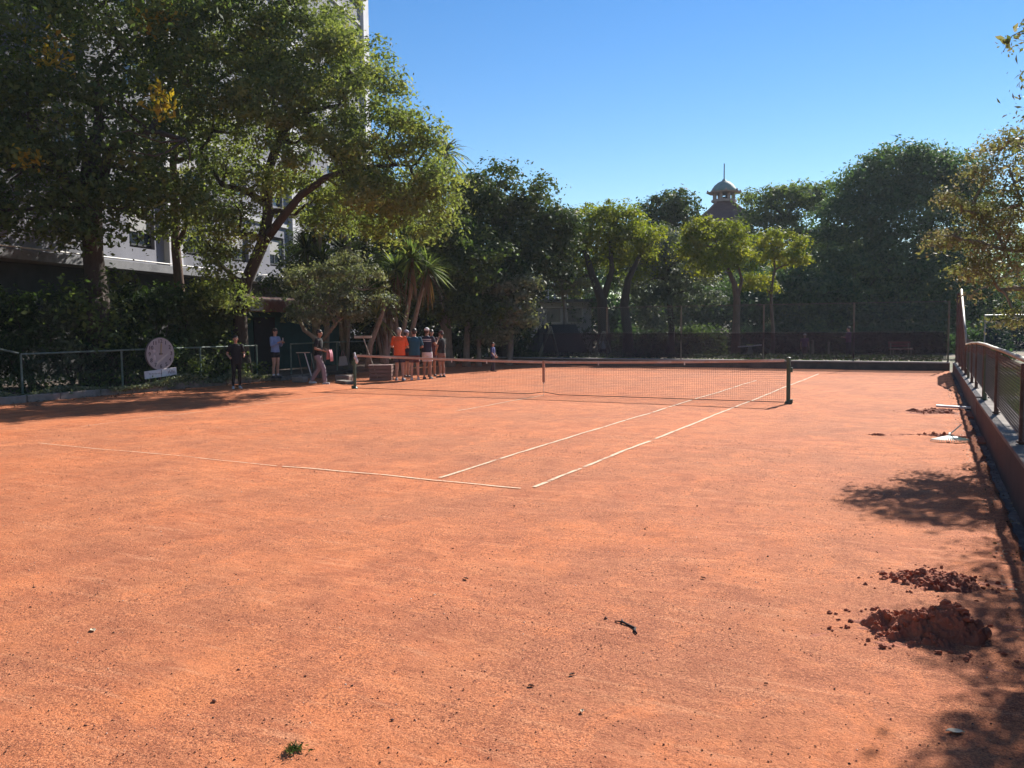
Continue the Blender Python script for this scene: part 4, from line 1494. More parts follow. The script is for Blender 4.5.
# the dark wall of trees behind the players
b0 = atd(470, 40)
tree('dense_tree', 'tall dark rounded tree behind the net centre with glossy crown', atd(505, 42),
     [trunk_path(atd(505, 42), at(500, 250, 42), .35, .2)],
     [B(500, 195, 42, 2.3, 1.6), B(525, 225, 42, 2.2, 1.7), B(480, 230, 41, 2.2, 1.8), B(540, 260, 42, 1.7, 1.6), B(455, 215, 41.5, 1.6, 1.3), B(515, 270, 40.5, 1.9, 1.6), B(480, 285, 40.5, 2.0, 1.6), B(548, 230, 42.5, 1.3, 1.1)],
     44000, .19, L_DARK, BARK_D, per_m2=1.5, rc=(.35, .8), twigs=30)
tree('dense_tree', 'olive green tree with hanging foliage behind the group of players', atd(440, 39),
     [trunk_path(atd(447, 39), at(445, 270, 39), .3, .18), trunk_path(atd(466, 38.8), at(470, 290, 39), .16, .1), trunk_path(atd(478, 38.8), at(482, 300, 39), .12, .08)],
     [B(440, 255, 38.5, 2.0, 1.6), B(465, 250, 38, 1.6, 1.4), B(410, 240, 38.5, 1.8, 1.3), B(450, 300, 38.5, 1.8, 1.1), B(420, 295, 38.5, 1.7, 1.0), B(480, 310, 38, 1.4, 1.0), B(395, 210, 39, 1.6, 1.2), B(470, 270, 37.5, 1.2, .9)],
     34000, .17, L_MID, BARK_P, per_m2=1.6, rc=(.3, .7), twigs=40, droop=.6, tshift=-.15)
tree('dense_tree', 'shrubby tree with pale hanging sprays left of the pale house', atd(515, 39.5),
     [trunk_path(atd(508, 39.5), at(508, 300, 39.3), .16, .09)],
     [B(508, 295, 38.5, 1.0, .9), B(518, 315, 38.5, .75, .8), B(500, 325, 38.8, .9, .7), B(488, 335, 39, .9, .6), B(522, 285, 38.8, .7, .6)],
     9000, .16, L_PALE, BARK_P, per_m2=2.2, rc=(.25, .5), droop=.8)
tree('dense_tree', 'dark tree behind the yuccas against the apartment block', atd(360, 44),
     [trunk_path(atd(365, 44), at(365, 240, 44), .25, .15)],
     [B(340, 250, 44, 2.4, 2.0), B(380, 225, 44, 2.2, 1.6), B(300, 285, 42, 1.6, 1.2), B(395, 275, 43, 2.4, 1.8), B(350, 300, 42, 2.2, 1.4)],
     22000, .2, L_DARK, BARK_D, per_m2=1.2, rc=(.4, .8), group=None)
# behind the far fence
D_ = 47
tree('branching_tree', 'yellow green tree with dark twin trunks behind the left end of the back fence', atd(605, 46),
     [([atd(605, 46), at(604, 330, 46), at(602, 300, 46), at(592, 275, 46), at(585, 250, 46)], [.38, .32, .28, .2, .12]),
      ([atd(628, 46), at(628, 335, 46), at(624, 305, 46), at(628, 280, 46), at(640, 255, 46)], [.32, .26, .24, .18, .1]),
      ([at(603, 300, 46), at(612, 270, 46), at(610, 240, 46)], [.2, .15, .08])],
     [B(590, 230, 46, 2.0, 1.2), B(615, 225, 46, 1.8, 1.1), B(575, 255, 46.5, 1.6, 1.1), B(640, 240, 46.5, 1.7, 1.1), B(605, 255, 47, 1.6, 1.0), B(630, 265, 48, 1.5, 1.0), B(578, 280, 46.5, 1.0, .8), B(596, 215, 46, 1.2, .7), B(622, 212, 46, 1.0, .6)],
     26000, .16, L_YELLOW, BARK_D, per_m2=1.5, rc=(.3, .65), twigs=60, tshift=-.1)
tree('branching_tree', 'autumn brown leaved small tree beside the pale house', atd(562, 44),
     [trunk_path(atd(566, 44), at(562, 290, 44), .14, .07)],
     [B(560, 272, 43.5, 1.1, .8), B(572, 288, 43.5, .9, .6), B(548, 285, 43.8, .6, .6)],
     5000, .14, L_BROWN, BARK_P, per_m2=2, rc=(.25, .45))
tree('dense_tree', 'dark round topped tree rising left of the tower roof', atd(672, 66),
     [trunk_path(atd(672, 66), at(672, 230, 66), .4, .25)],
     [B(672, 205, 66, 2.0, 1.1), B(655, 218, 66, 1.7, 1.3), B(682, 216, 66, 1.4, 1.2), B(672, 240, 66, 3.0, 2.2), B(640, 260, 64, 3, 2.4)],
     20000, .27, L_DARK, BARK_D, per_m2=.9, rc=(.5, .95))
tree('dense_tree', 'grey blue leaved droopy tree left of the yellow green tree', atd(668, 49),
     [trunk_path(atd(670, 49), at(668, 270, 49), .22, .12)],
     [B(660, 245, 49, 1.4, 1.2), B(680, 260, 49, 1.5, 1.2), B(650, 280, 49, 1.5, 1.3), B(690, 290, 49, 1.8, 1.4), B(665, 310, 49, 1.9, 1.1)],
     15000, .18, L_GREY, BARK_D, per_m2=1.4, rc=(.3, .6), droop=1.0)
tree('small_tree', 'round yellow green tree on a straight reddish trunk behind the back fence', atd(736, 45),
     [([atd(736, 45), at(736, 330, 45), at(737, 300, 45), at(734, 283, 45), at(725, 262, 45)], [.26, .2, .18, .14, .08]),
      ([at(737, 300, 45), at(742, 280, 45), at(735, 255, 45)], [.1, .08, .05])],
     [B(712, 235, 45, 1.5, .95), B(730, 245, 45, 1.2, 1.0), B(693, 248, 45, .9, .7), B(715, 262, 44.5, 1.3, .7), B(742, 262, 45, .7, .7), B(700, 230, 45, .9, .5), B(725, 230, 45, .9, .5)],
     16000, .14, L_YELLOW, BARK_R, per_m2=2.0, rc=(.25, .5), twigs=50)
tree('small_tree', 'small tree tipped with yellow leaves right of the reddish trunk', atd(775, 47),
     [trunk_path(atd(772, 47), at(775, 270, 47), .12, .06)],
     [B(768, 238, 47, .9, .6), B(790, 240, 47, .8, .5), B(795, 262, 47, .7, .5), B(778, 258, 47.3, .9, .6), B(760, 285, 47.2, .9, .7)],
     6000, .16, L_YELLOW, BARK_R, per_m2=1.8, rc=(.25, .45), tshift=.15)
tree('open_tree', 'open crowned tree with pale haze green foliage right of the tower', atd(795, 72),
     [trunk_path(atd(800, 72), at(800, 230, 72), .5, .3)],
     [B(770, 205, 72, 2.6, 1.4), B(800, 198, 72, 2.6, 1.3), B(825, 200, 72, 2.2, 1.3), B(790, 235, 72, 3.0, 1.8), B(825, 245, 72, 2.6, 2.0), B(755, 225, 72, 2.0, 1.4), B(750, 262, 70, 2.5, 1.6)],
     24000, .26, L_MID, BARK_D, per_m2=1.0, rc=(.4, .85), twigs=60)
tree('giant_tree', 'giant dark domed tree towering over the right half of the back fence', atd(895, 62),
     [trunk_path(atd(900, 62), at(895, 260, 62), .7, .4), ([at(895, 270, 62), at(870, 220, 62), at(865, 190, 62)], [.3, .22, .1])],
     [B(905, 175, 62, 3.6, 2.0), B(875, 190, 62, 3.0, 1.9), B(940, 178, 62, 3.0, 1.8), B(860, 225, 61, 3.2, 2.2), B(905, 220, 60, 3.6, 2.4), B(950, 220, 62, 3.4, 2.4), B(840, 260, 61, 2.8, 2.2),
      B(885, 270, 59, 3.4, 2.0), B(935, 270, 60, 3.4, 2.2), B(925, 157, 62, 1.6, .8), B(890, 158, 62, 1.6, .8), B(855, 295, 59, 3.0, 1.6), B(915, 305, 58, 3.0, 1.5), B(965, 190, 62, 2.0, 1.4), B(960, 300, 60, 2.6, 1.6)],
     95000, .24, L_TEAL, BARK_D, per_m2=.8, rc=(.6, 1.15), twigs=60, flat=.5, tshift=.12)
tree('dense_tree', 'dark tree filling the gap behind the yellow tipped tree', atd(800, 58),
     [trunk_path(atd(800, 58), at(800, 280, 58), .35, .2)],
     [B(790, 285, 58, 2.8, 1.8), B(820, 300, 57, 2.6, 1.8), B(760, 305, 57, 2.4, 1.6), B(730, 300, 58, 2.6, 1.8), B(700, 310, 57, 2.4, 1.6)],
     20000, .24, L_TEAL, BARK_D, per_m2=1.1, rc=(.4, .9))
# right side trees
b0 = np.array([12.2, -5.1, 0])
tree('flowering_tree', 'olive and pinkish leaved tree leaning in from the right over the fence', b0,
     [([b0, (12.1, -5.2, 1.2), (11.8, -5.4, 2.2), (11.4, -5.5, 3.0), (11.0, -5.6, 4.0)], [.16, .13, .11, .08, .04]),
      ([(12.0, -5.3, 1.8), (12.3, -5.8, 3.0), (12.3, -6, 4.2)], [.1, .08, .05])],
     [B(1000, 150, 14.2, .35, .25), B(1020, 140, 14.4, .35, .25), B(1005, 250, 13.19, 0.698, 0.698), B(1020, 205, 13.19, 0.605, 0.512), B(985, 225, 13.45, 0.465, 0.372), B(1000, 290, 13.19, 0.465, 0.372), B(1035, 260, 13.19, 0.837, 0.930), B(962, 240, 13.19, 0.326, 0.233), B(1010, 170, 13.45, 0.391, 0.326), B(1040, 170, 13.19, 0.651, 0.558),
      B(1016, 318, 12.94, 0.326, 0.260), B(980, 268, 13.27, 0.326, 0.233), B(1060, 230, 12.77, 0.930, 1.023), B(1003, 140, 13.62, 0.326, 0.186), B(1000, 210, 14.04, 0.465, 0.419), B(975, 205, 13.62, 0.279, 0.205), B(960, 215, 13.4, .3, .3), B(985, 180, 13.5, .35, .3), B(946, 236, 13.21, 0.220, 0.140), B(955, 200, 13.39, 0.200, 0.120)],
     19000, .052, L_BROWN, BARK_P, per_m2=3.6, rc=(.12, .26), shell=(.2, 1.1), twigs=110, limb_r=.035)
b0 = np.array([13.9, -8.2, 0])
tree('overhanging_tree', 'tree just outside the right edge whose leafy twigs hang into the top corner', b0,
     [([b0, (13.8, -8.2, 1.5), (13.4, -8.3, 3.0), (12.9, -8.6, 4.2)], [.22, .17, .14, .08]),
            ([(13.4, -8.3, 3.0), (12.2, -10, 4.7), (11.3, -12, 4.7), tuple(at(1028, 28, 8.8)), tuple(at(1012, 36, 8.8)), tuple(at(1003, 52, 8.8))], [.07, .035, .014, .008, .005, .003])],
     [(12.6, -9.4, 4.6, 1.5, 2.0, .9), (11.9, -10.6, 4.3, .9, 1.3, .6), (13.6, -8.0, 5.2, 1.8, 2.2, 1.1), (11.55, -8.6, 4.0, .5, .9, .35), (12.6, -11.6, 4.1, 1.4, 1.3, .8), (11.7, -12.3, 3.6, .7, .7, .5), (11.1, -11.2, 4.0, .5, .9, .35), (11.15, -9.9, 3.9, .45, .8, .3), (11.15, -10.4, 4.5, .45, .9, .3), (11.0, -12.2, 3.8, .4, .6, .3), (11.2, -8.6, 3.9, .4, .6, .25), (11.15, -7.4, 4.0, .4, .8, .25), (10.9, -11.5, 4.0, .3, .6, .25), (10.95, -10.6, 4.2, .3, .6, .25), (10.98, -8.4, 4.1, .3, .8, .25), (11.0, -9.3, 4.2, .3, .7, .25),],
     38000, .062, L_BROWN, BARK_P, extra=np.concatenate([at(a_, b_, 8.8) + rng.normal(size=(n_, 3)) * .035 for a_, b_, n_ in ((1006, 44, 16), (1003, 38, 8), (1012, 50, 10), (1018, 34, 14), (1022, 44, 12), (1023, 28, 12))]), per_m2=3.2, rc=(.12, .32), twigs=110, limb_r=.04)


def hanging_twigs():
    pass


# ------------------------------------------------------------------ shrubs and hedges
def shrub(label, base, blobs, n, size, lm, name='shrub', group='shrubs behind the back fence', per_m2=2.0, rc=(.25, .5), droop=.3, tshift=0):
    base = np.array([base[0], base[1], 0.0])
    t = thing(name, label, 'shrub', base, 0, group)
    C = clumps(blobs, per_m2, (.4, 1.0), rc, -.95)
    mb = MB()
    for i in rng.choice(len(C), min(14, len(C)), replace=False):
        mb.tube(wobble(base + np.r_[rng.normal(size=2) * .15, .02], C[i, :3], 4, .12), [.03, .024, .018, .012, .006], 5)
    mb.build('stems', BARK_D, t)
    P, Tn, Nn = crown_points(C, n, .7)
    P[:, 2] = np.maximum(P[:, 2], .03)
    link_mesh('foliage', np_mesh('foliage', leaf_quads(P, size, .5, .5, droop, N=Nn) - base, 4, np.clip(Tn + tshift, 0, 1)), lm, t)
    return t


# growth between railing and apartment block
ivy = [(-22, 25.0, 'dark shrub at the far left edge beneath the slab'), (30, 26.0, 'dark leafy shrub behind the corner post of the railing'), (75, 26.3, 'dark shrub with grey leaves under the huge tree'), (115, 27, 'dense shrub left of the clock'),
       (150, 27.8, 'glossy leaved shrub rising behind the round clock'), (185, 28.8, 'tangled shrub between the clock and the woman in black'), (215, 29.8, 'shrub behind the woman in black')]
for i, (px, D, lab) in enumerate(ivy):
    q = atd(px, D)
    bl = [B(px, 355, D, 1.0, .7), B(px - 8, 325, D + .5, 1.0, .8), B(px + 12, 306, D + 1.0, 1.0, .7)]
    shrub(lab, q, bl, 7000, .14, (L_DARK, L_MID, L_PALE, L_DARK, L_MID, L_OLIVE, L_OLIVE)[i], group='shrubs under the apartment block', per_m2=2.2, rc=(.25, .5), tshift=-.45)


def kerbplants():
    P = []
    n = 5200
    y = -8.5 + 10.5 * rng.random(n)
    h = .10 + .28 * (.5 + .5 * np.sin(y * 2.1 + 1.2 * np.sin(y * .9))) * (.55 + .45 * (y > -4.5))
    x = -12.2 + .45 * rng.random(n)
    x = x + .2 * (y > -4.5) + (rng.random(n) - .5) * .1
    P = np.stack([x, y, .10 + rng.random(n) ** .8 * h], 1)
    me = np_mesh('ground_cover', leaf_quads(P, .085, .55, .8), 4, rng.random(n))
    meta(link_mesh('ground_cover', me, L_PALE), 'low pale leafy ground cover growing along the left kerb', 'ground cover', kind='stuff')
    n = 2600
    y = -9 + 4 * rng.random(n)
    P = np.stack([-13 + .9 * rng.random(n), -9 + 12 * rng.random(n), .15 + .5 * rng.random(n)], 1)
    me = np_mesh('ground_cover', leaf_quads(P, .12, .5, .5), 4, rng.random(n))
    meta(link_mesh('ground_cover', me, L_DARK), 'dark leafy undergrowth behind the long left railing', 'ground cover', kind='stuff')


kerbplants()


def fence_growth():
    n = 14000
    P = np.stack([-9 + 18.4 * rng.random(n), 16.1 + 1.5 * rng.random(n), .02 + .5 * rng.random(n) ** 1.5], 1)
    me = np_mesh('ground_cover', leaf_quads(P, .11, .5, .6), 4, rng.random(n) * .6)
    meta(link_mesh('ground_cover', me, L_DARK), 'dark knee high undergrowth along the outside of the back fence', 'ground cover', kind='stuff')


fence_growth()
# back shrubs row
rs = random.Random(9)
labs = ['dark green hedge shrub behind the far left stretch of the back fence', 'hedge shrub below the grey blue droopy tree', 'hedge shrub left of the reddish trunk', 'hedge shrub right of the reddish trunk',
        'hedge shrub behind the person in the pale hat beyond the fence', 'hedge shrub behind the fourth fence post from the left', 'hedge shrub left of the red bench', 'hedge shrub behind the red bench', 'hedge shrub by the right end of the back fence', 'small shrub behind the tall rusty fence corner']
for i, px in enumerate((640, 668, 700, 755, 790, 822, 858, 900, 935, 985)):
    D = 50 + rs.uniform(-1, 2)
    if i == 9: D = 42
    q = atd(px, D)
    shrub(labs[i], q, [B(px, 350, D, 1.5, .8), B(px + 8, 338, D + .6, 1.2, .7), B(px - 10, 336, D + .8, 1.1, .7)], 3600, .17, (L_TEAL, L_DARK, L_MID)[i % 3], tshift=-.3)

labs2 = ['tall dark shrub behind the pale drooping tree', 'tall dark shrub behind the yuccas', 'tall dark shrub behind the man in orange', 'tall dark shrub behind the man in teal', 'tall dark shrub behind the white cap',
         'tall dark shrub right of the players', 'tall dark shrub between the players and the child', 'tall dark shrub behind the child', 'tall dark shrub left of the dark shelter']
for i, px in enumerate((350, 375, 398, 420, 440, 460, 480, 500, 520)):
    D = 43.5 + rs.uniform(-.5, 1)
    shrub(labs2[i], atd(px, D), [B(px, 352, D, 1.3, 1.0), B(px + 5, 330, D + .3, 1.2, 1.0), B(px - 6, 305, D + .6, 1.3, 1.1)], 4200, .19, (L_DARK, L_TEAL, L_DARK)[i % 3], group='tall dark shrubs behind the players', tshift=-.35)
labs3 = ['leafy bush behind the yellow green tree', 'leafy bush behind the twin trunks', 'leafy bush behind the grey blue tree', 'leafy bush far behind the reddish trunk', 'leafy bush behind the yellow tipped tree', 'leafy bush below the left side of the giant tree',
         'leafy bush in front of the giant trunk', 'leafy bush right of the giant trunk', 'leafy bush behind the goal like frame', 'leafy bush at the right edge beyond the grass']
for i, px in enumerate((590, 630, 670, 715, 765, 810, 855, 900, 950, 1010)):
    D = 55.5 + rs.uniform(-1, 1)
    shrub(labs3[i], atd(px, D), [B(px, 345, D, 2.2, 1.2), B(px + 8, 325, D + .6, 2.1, 1.3), B(px - 12, 310, D + .8, 2.0, 1.2)], 4600, .24, (L_DARK, L_TEAL, L_MID)[i % 3], group='leafy bushes at the back of the park', tshift=-.25, rc=(.35, .7), per_m2=1.2)


# far woods closing the horizon
def woods():
    P = []
    for px in range(-420, 1650, 30):
        D = 105 + 12 * math.sin(px * .03)
        for py in (322, 300, 282, 262):
            s = at(px + rs.uniform(-10, 10), py + rs.uniform(-8, 8), D + rs.uniform(-4, 4))
            C = s + rng.normal(size=(14, 3)) * np.array([2.4, 2.4, 1.4])
            for c in C:
                P.append(c + rng.normal(size=(20, 3)) * np.array([.9, .9, .6]))
    P = np.concatenate(P); P[:, 2] = np.maximum(P[:, 2], .2)
    me = np_mesh('distant_woods', leaf_quads(P, .75, .6), 4, rng.random(len(P)))
    meta(link_mesh('distant_woods', me, L_TEAL), 'dark band of far off trees closing the horizon of the park', 'woods', kind='stuff')


woods()


def grass():
    n = 26000
    y = -14 + 32 * rng.random(n) ** 1.2
    x = xw(y) + .5 + rng.random(n) ** 1.6 * 5.5
    keep = (np.sin(x * 1.3 + y * .6) + np.sin(y * 1.1 - x) + rng.normal(size=n) * .5) > -.7
    x, y = x[keep], y[keep]; n = len(x)
    h = .07 + .12 * rng.random(n)
    a = rng.random(n) * 6.28
    dx, dy = np.cos(a) * .012, np.sin(a) * .012
    lx, ly = rng.normal(size=n) * .05, rng.normal(size=n) * .05
    V = np.zeros((n, 3, 3))
    V[:, 0] = np.stack([x - dx, y - dy, np.full(n, -.06)], 1)
    V[:, 1] = np.stack([x + dx, y + dy, np.full(n, -.06)], 1)
    V[:, 2] = np.stack([x + lx, y + ly, h], 1)
    me = np_mesh('grass', V.reshape(-1, 3), 3, rng.random(n))
    meta(link_mesh('grass', me, L_GRASS), 'sunlit tufts of grass beyond the low fence on the right', 'grass', kind='stuff')


grass()

# ------------------------------------------------------------------ tower
def tower():
    D = 100
    q = atd(723, D)
    t = thing('tower', 'distant tower with steep dark red roof, green domed cupola and thin spire', 'tower', q, R(20))
    s = D / F_PX

    def Z(py): return zat(py, D) + .0
    zr = Z(240); zt = Z(205)
    mb = MB(); mb.bb(-4.9, 4.9, -4.9, 4.9, 0, zr - .2); mb.build('tower_wall', wmat('tower_wall', (.45, .36, .30), (.36, .28, .23), 1, .9, .2), t, local=True)
    mb = MB()
    a, b = 5.6, 1.35
    mb.add([(-a, -a, zr - .25), (a, -a, zr - .25), (a, a, zr - .25), (-a, a, zr - .25), (-3.3, -3.3, zr + (zt - zr) * .45), (3.3, -3.3, zr + (zt - zr) * .45), (3.3, 3.3, zr + (zt - zr) * .45), (-3.3, 3.3, zr + (zt - zr) * .45), (-b, -b, zt), (b, -b, zt), (b, b, zt), (-b, b, zt)],
           [(3, 2, 1, 0), (0, 1, 5, 4), (1, 2, 6, 5), (2, 3, 7, 6), (3, 0, 4, 7), (4, 5, 9, 8), (5, 6, 10, 9), (6, 7, 11, 10), (7, 4, 8, 11), (8, 9, 10, 11)])
    mb.build('roof', wmat('red_tiles', (.17, .075, .06), (.11, .05, .04), 1.5, .85, .8, 8, stretch=(1, 1, 5), bdist=.08), t, local=True)
    mb = MB()
    for sx, sy in ((1, 1), (-1, 1), (1, -1), (-1, -1)):
        mb.tube([(sx * a, sy * a, zr - .2), (sx * 3.33, sy * 3.33, zr + (zt - zr) * .45 + .05), (sx * b, sy * b, zt + .05)], .13, 6)
    mb.build('ridge_tiles', wmat('ridge_tiles', (.42, .27, .22), (.3, .18, .15), 3, .8, .2), t, local=True)
    cream = wmat('cream_trim', (.40, .30, .25), (.3, .22, .19), 3, .8, .2)
    cup0 = len(t.children)
    mb = MB(); mb.tube([(0, 0, zt - .1), (0, 0, zt + .15)], 1.45, 8)
    for k in range(8):
        an = PI / 8 + k * PI / 4
        mb.box((1.15 * math.cos(an), 1.15 * math.sin(an), zt + .5), (.28, .28, .75), rz=an)
    mb.tube([(0, 0, zt + .85), (0, 0, zt + 1.0)], [1.3, 1.5], 8)
    mb.build('lantern', cream, t, local=True)
    mb = MB(); mb.tube([(0, 0, zt), (0, 0, zt + .9)], .8, 8); mb.build('lantern_core', wmat('dark_core', (.06, .05, .05), (.04, .04, .04), 3, .8, 0), t, local=True)
    mb = MB(); mb.tube([(0, 0, zt + .85), (0, 0, zt + .9), (0, 0, zt + 1.02), (0, 0, zt + 1.05)], [1.5, 1.95, 2.05, 1.4], 8)
    for k in range(8):
        an = k * PI / 4
        mb.ball((1.85 * math.cos(an), 1.85 * math.sin(an), zt + 1.1), (.12, .12, .2), 8, 6)
    mb.build('eaves', cream, t, local=True)
    mb = MB(); mb.tube([(0, 0, zt + 1.0), (0, 0, zt + 1.35), (0, 0, zt + 1.8), (0, 0, zt + 2.15), (0, 0, zt + 2.35), (0, 0, zt + 2.5)], [1.6, 1.42, 1.12, .7, .25, .2], 16)
    mb.build('dome', wmat('copper_green', (.22, .30, .24), (.16, .22, .18), 3, .7, .2), t, local=True, smooth=True)
    mb = MB(); mb.tube([(0, 0, zt + 2.4), (0, 0, zt + 2.75), (0, 0, zt + 3.0), (0, 0, zt + 8.0)], [.16, .18, .13, .10], 8); mb.ball((0, 0, zt + 2.75), .22, 10, 8)
    mb.build('spire', wmat('iron', (.08, .08, .08), (.05, .05, .05), 3, .6, 0), t, local=True)
    for ch in t.children[cup0:]:
        q_ = np.empty(len(ch.data.vertices) * 3); ch.data.vertices.foreach_get('co', q_); q_ = q_.reshape(-1, 3)
        q_[:, :2] *= .58; q_[:, 2] = zt + (q_[:, 2] - zt) * .54
        ch.data.vertices.foreach_set('co', q_.ravel())
    for k in range(4):
        mb = MB(); an = k * PI / 2
        mb.box((4.93 * math.cos(an), 4.93 * math.sin(an), zr - 2.5), (.12, 1.4, 2.0), rz=an)
        mb.build('window', wmat('dark_core2', (.05, .05, .06), (.04, .04, .04), 3, .3, 0), t, local=True)


tower()

# ------------------------------------------------------------------ pale house and playground behind the fence
def house():
    D = 56
    q = atd(552, D)
    t = thing('pale_house', 'pale grey panelled house glimpsed between the trees behind the playground', 'house', q, YAW * -1 * 0 + R(27))
    pale = wmat('pale_panel', (.40, .38, .37), (.30, .28, .28), 1.5, .85, .3, 10, stretch=(6, 6, .5))
    wdt = 5.2
    z1 = zat(303, D)
    mb = MB(); mb.bb(-wdt / 2, wdt / 2, 0, 5, 0, z1); mb.build('wall', pale, t, local=True)
    mb = MB(); mb.bb(-wdt / 2 - .3, wdt / 2 + .3, -.4, 5.3, z1 + .003, z1 + .2); mb.build('roof_slab', wmat('dark_eave', (.08, .075, .07), (.06, .055, .05), 3, .8, .1), t, local=True)
    for x in (-1.6, .1, 1.5):
        mb = MB(); mb.bb(x - .55, x + .55, -.05, -.002, .9 + 1, z1 - .3); fr = mb.build('window', wmat('pale_frame', (.5, .46, .42), (.42, .38, .35), 4, .7, 0), t, local=True)
        mb = MB(); mb.bb(x - .45, x + .45, -.07, -.052, 1.0 + 1, z1 - .4); mb.build('pane', wmat('dull_glass', (.13, .13, .12), (.08, .08, .08), 2, .2, 0), fr, local=True)
    # lattice storey above
    mb = MB()
    z2 = zat(276, D)
    for i in range(8):
        x = -1.9 + i * .42
        mb.rod((x, .3, z1 + .2), (x, .3, z2), .03, 6)
    for j in range(4):
        z = z1 + .35 + j * (z2 - z1 - .4) / 3
        mb.rod((-1.95, .3, z), (1.1, .3, z), .03, 6)
    mb.build('lattice', wmat('white_lattice', (.70, .70, .72), (.6, .6, .62), 3, .6, 0), t, local=True)


house()


def play():
    D = 44
    # dark tent-like playground roof
    q = atd(556, D)
    wood = wmat('dark_shelter', (.03, .03, .035), (.02, .02, .025), 3, .9, .3)
    t = thing('play_shelter', 'dark low hipped shelter in front of the pale house', 'shelter', q, R(27))
    zt = zat(325, D); zb = zat(352, D)
    hw = 1.55
    mb = MB()
    mb.add([(-hw, -1, zb), (hw, -1, zb), (hw, 1.5, zb), (-hw, 1.5, zb), (-hw + .75, -.3, zt), (hw - .55, -.3, zt), (hw - .55, .8, zt), (-hw + .75, .8, zt)],
           [(3, 2, 1, 0), (4, 5, 6, 7), (0, 1, 5, 4), (1, 2, 6, 5), (2, 3, 7, 6), (3, 0, 4, 7)])
    mb.build('roof', wood, t, local=True)
    for x, y in ((-hw + .1, -.9), (hw - .1, -.9), (hw - .1, 1.4), (-hw + .1, 1.4)):
        mb = MB(); mb.bb(x - .06, x + .06, y - .06, y + .06, -.06, zb + .01); mb.build('post', wood, t, local=True)
    tan = wmat('swing_timber', (.30, .28, .2), (.2, .18, .13), 4, .8, .3)

    def aframe(px, D2, label, seatc, h=1.55, wd=.95):
        q = atd(px, D2)
        t = thing('swing_frame', label, 'swing', q, R(27), 'timber swing frames behind the back fence')
        for s_ in (-1, 1):
            mb = MB(); mb.rod((s_ * wd / 1.7, -.5, -.05), (.12, -.5, h), .045, 8); mb.build('leg', tan, t, local=True)
            mb = MB(); mb.rod((s_ * wd / 1.7, .9, -.05), (.12, .9, h), .045, 8); mb.build('leg', tan, t, local=True)
        mb = MB(); mb.rod((.12, -.6, h), (.12, 1.0, h), .05, 8); mb.build('top_beam', tan, t, local=True)
        mb = MB(); mb.box((.12, .2, .42), (.7, .3, .05)); mb.build('seat', seatc, t, local=True)
        for y in (.08, .32):
            mb = MB(); mb.rod((.12, y, .44), (.12, y, h), .008, 5); mb.build('chain', WIRE, t, local=True)
    aframe(548, 41.5, 'swing frame with bright green seat before the dark shelter', wmat('lime_paint', (.25, .48, .08), (.2, .38, .06), 4, .6, 0), 1.75, 1.0)
    aframe(602, 42, 'smaller swing frame with dark seat left of the twin trunks', wmat('navy_paint', (.03, .04, .08), (.02, .03, .06), 4, .6, 0), 1.45, .85)
    # seesaw
    q = atd(750, 42)
    t = thing('seesaw', 'pale seesaw beam with yellow green middle beside the reddish trunk', 'seesaw', q, R(27))
    mb = MB(); mb.box((0, 0, .72), (1.15, .16, .06), rot=Matrix.Rotation(R(-4), 3, 'Y')); mb.build('beam', WHITEP, t, local=True)
    mb = MB(); mb.box((0, 0, .77), (.3, .18, .06)); mb.build('saddle', wmat('lime2', (.42, .48, .1), (.32, .38, .08), 4, .6, 0), t, local=True)
    mb = MB(); mb.add([(-.3, -.15, -.05), (.3, -.15, -.05), (.3, .15, -.05), (-.3, .15, -.05), (-.06, -.08, .69), (.06, -.08, .69), (.06, .08, .69), (-.06, .08, .69)], [(3, 2, 1, 0), (4, 5, 6, 7), (0, 1, 5, 4), (1, 2, 6, 5), (2, 3, 7, 6), (3, 0, 4, 7)])
    mb.build('base', tan, t, local=True)
    # red bench
    q = atd(902, 43)
    t = thing('park_bench', 'small red slatted bench behind the back fence near the right corner', 'bench', q, R(27))
    red = wmat('red_paint', (.30, .05, .05), (.22, .04, .04), 5, .6, .1)
    mb = MB()
    for k in range(3): mb.box((0, -.1 + k * .14, .45), (1.1, .11, .03))
    mb.build('seat', red, t, local=True)
    mb = MB()
    for k in range(2): mb.box((0, .24 + .03 * k, .62 + .15 * k), (1.1, .03, .11))
    mb.build('backrest', red, t, local=True)
    for x in (-.45, .45):
        mb = MB(); mb.box((x, -.1, .19), (.05, .06, .49)); mb.build('leg', tan, t, local=True)
        mb = MB(); mb.box((x, .22, .35), (.05, .05, .82)); mb.build('leg', tan, t, local=True)
    # bollard posts
    for px, D2, h, lab in ((813, 41, .95, 'thin pale post behind the fence right of the person in the pale hat'), (829, 43, .8, 'short grey post behind the fence left of the person in purple')):
        q = atd(px, D2)
        t = thing('bollard', lab, 'post', q, 0, 'short posts behind the back fence')
        mb = MB(); mb.rod((0, 0, -.05), (0, 0, h), .05, 10); mb.tube([(0, 0, h), (0, 0, h + .03), (0, 0, h + .06)], [.06, .06, .02], 10); mb.build('shaft', tan, t, local=True)
    # goal-like frame at right
    q = atd(992, 30)
    t = thing('metal_frame', 'thin grey goal like frame behind the low fence on the right', 'frame', atd(985, 30), R(20))
    mb = MB()
    zt = zat(320, 30)
    mb.tube([(0, 0, -.06), (0, 0, zt), (1.9, 0, zt), (1.9, 0, -.06)], .03, 8)
    mb.build('tube_frame', wmat('grey_tube', (.35, .36, .36), (.25, .26, .26), 5, .5, .1), t, local=True)
    mb = MB(); mb.add([(.0, .05, .9), (1.9, .05, .9), (1.9, .05, zt - .1), (0, .05, zt - .1)], [(0, 1, 2, 3)])
    mb.build('dark_net', shade('navy_net', (.02, .025, .05), .7), t, local=True)


play()

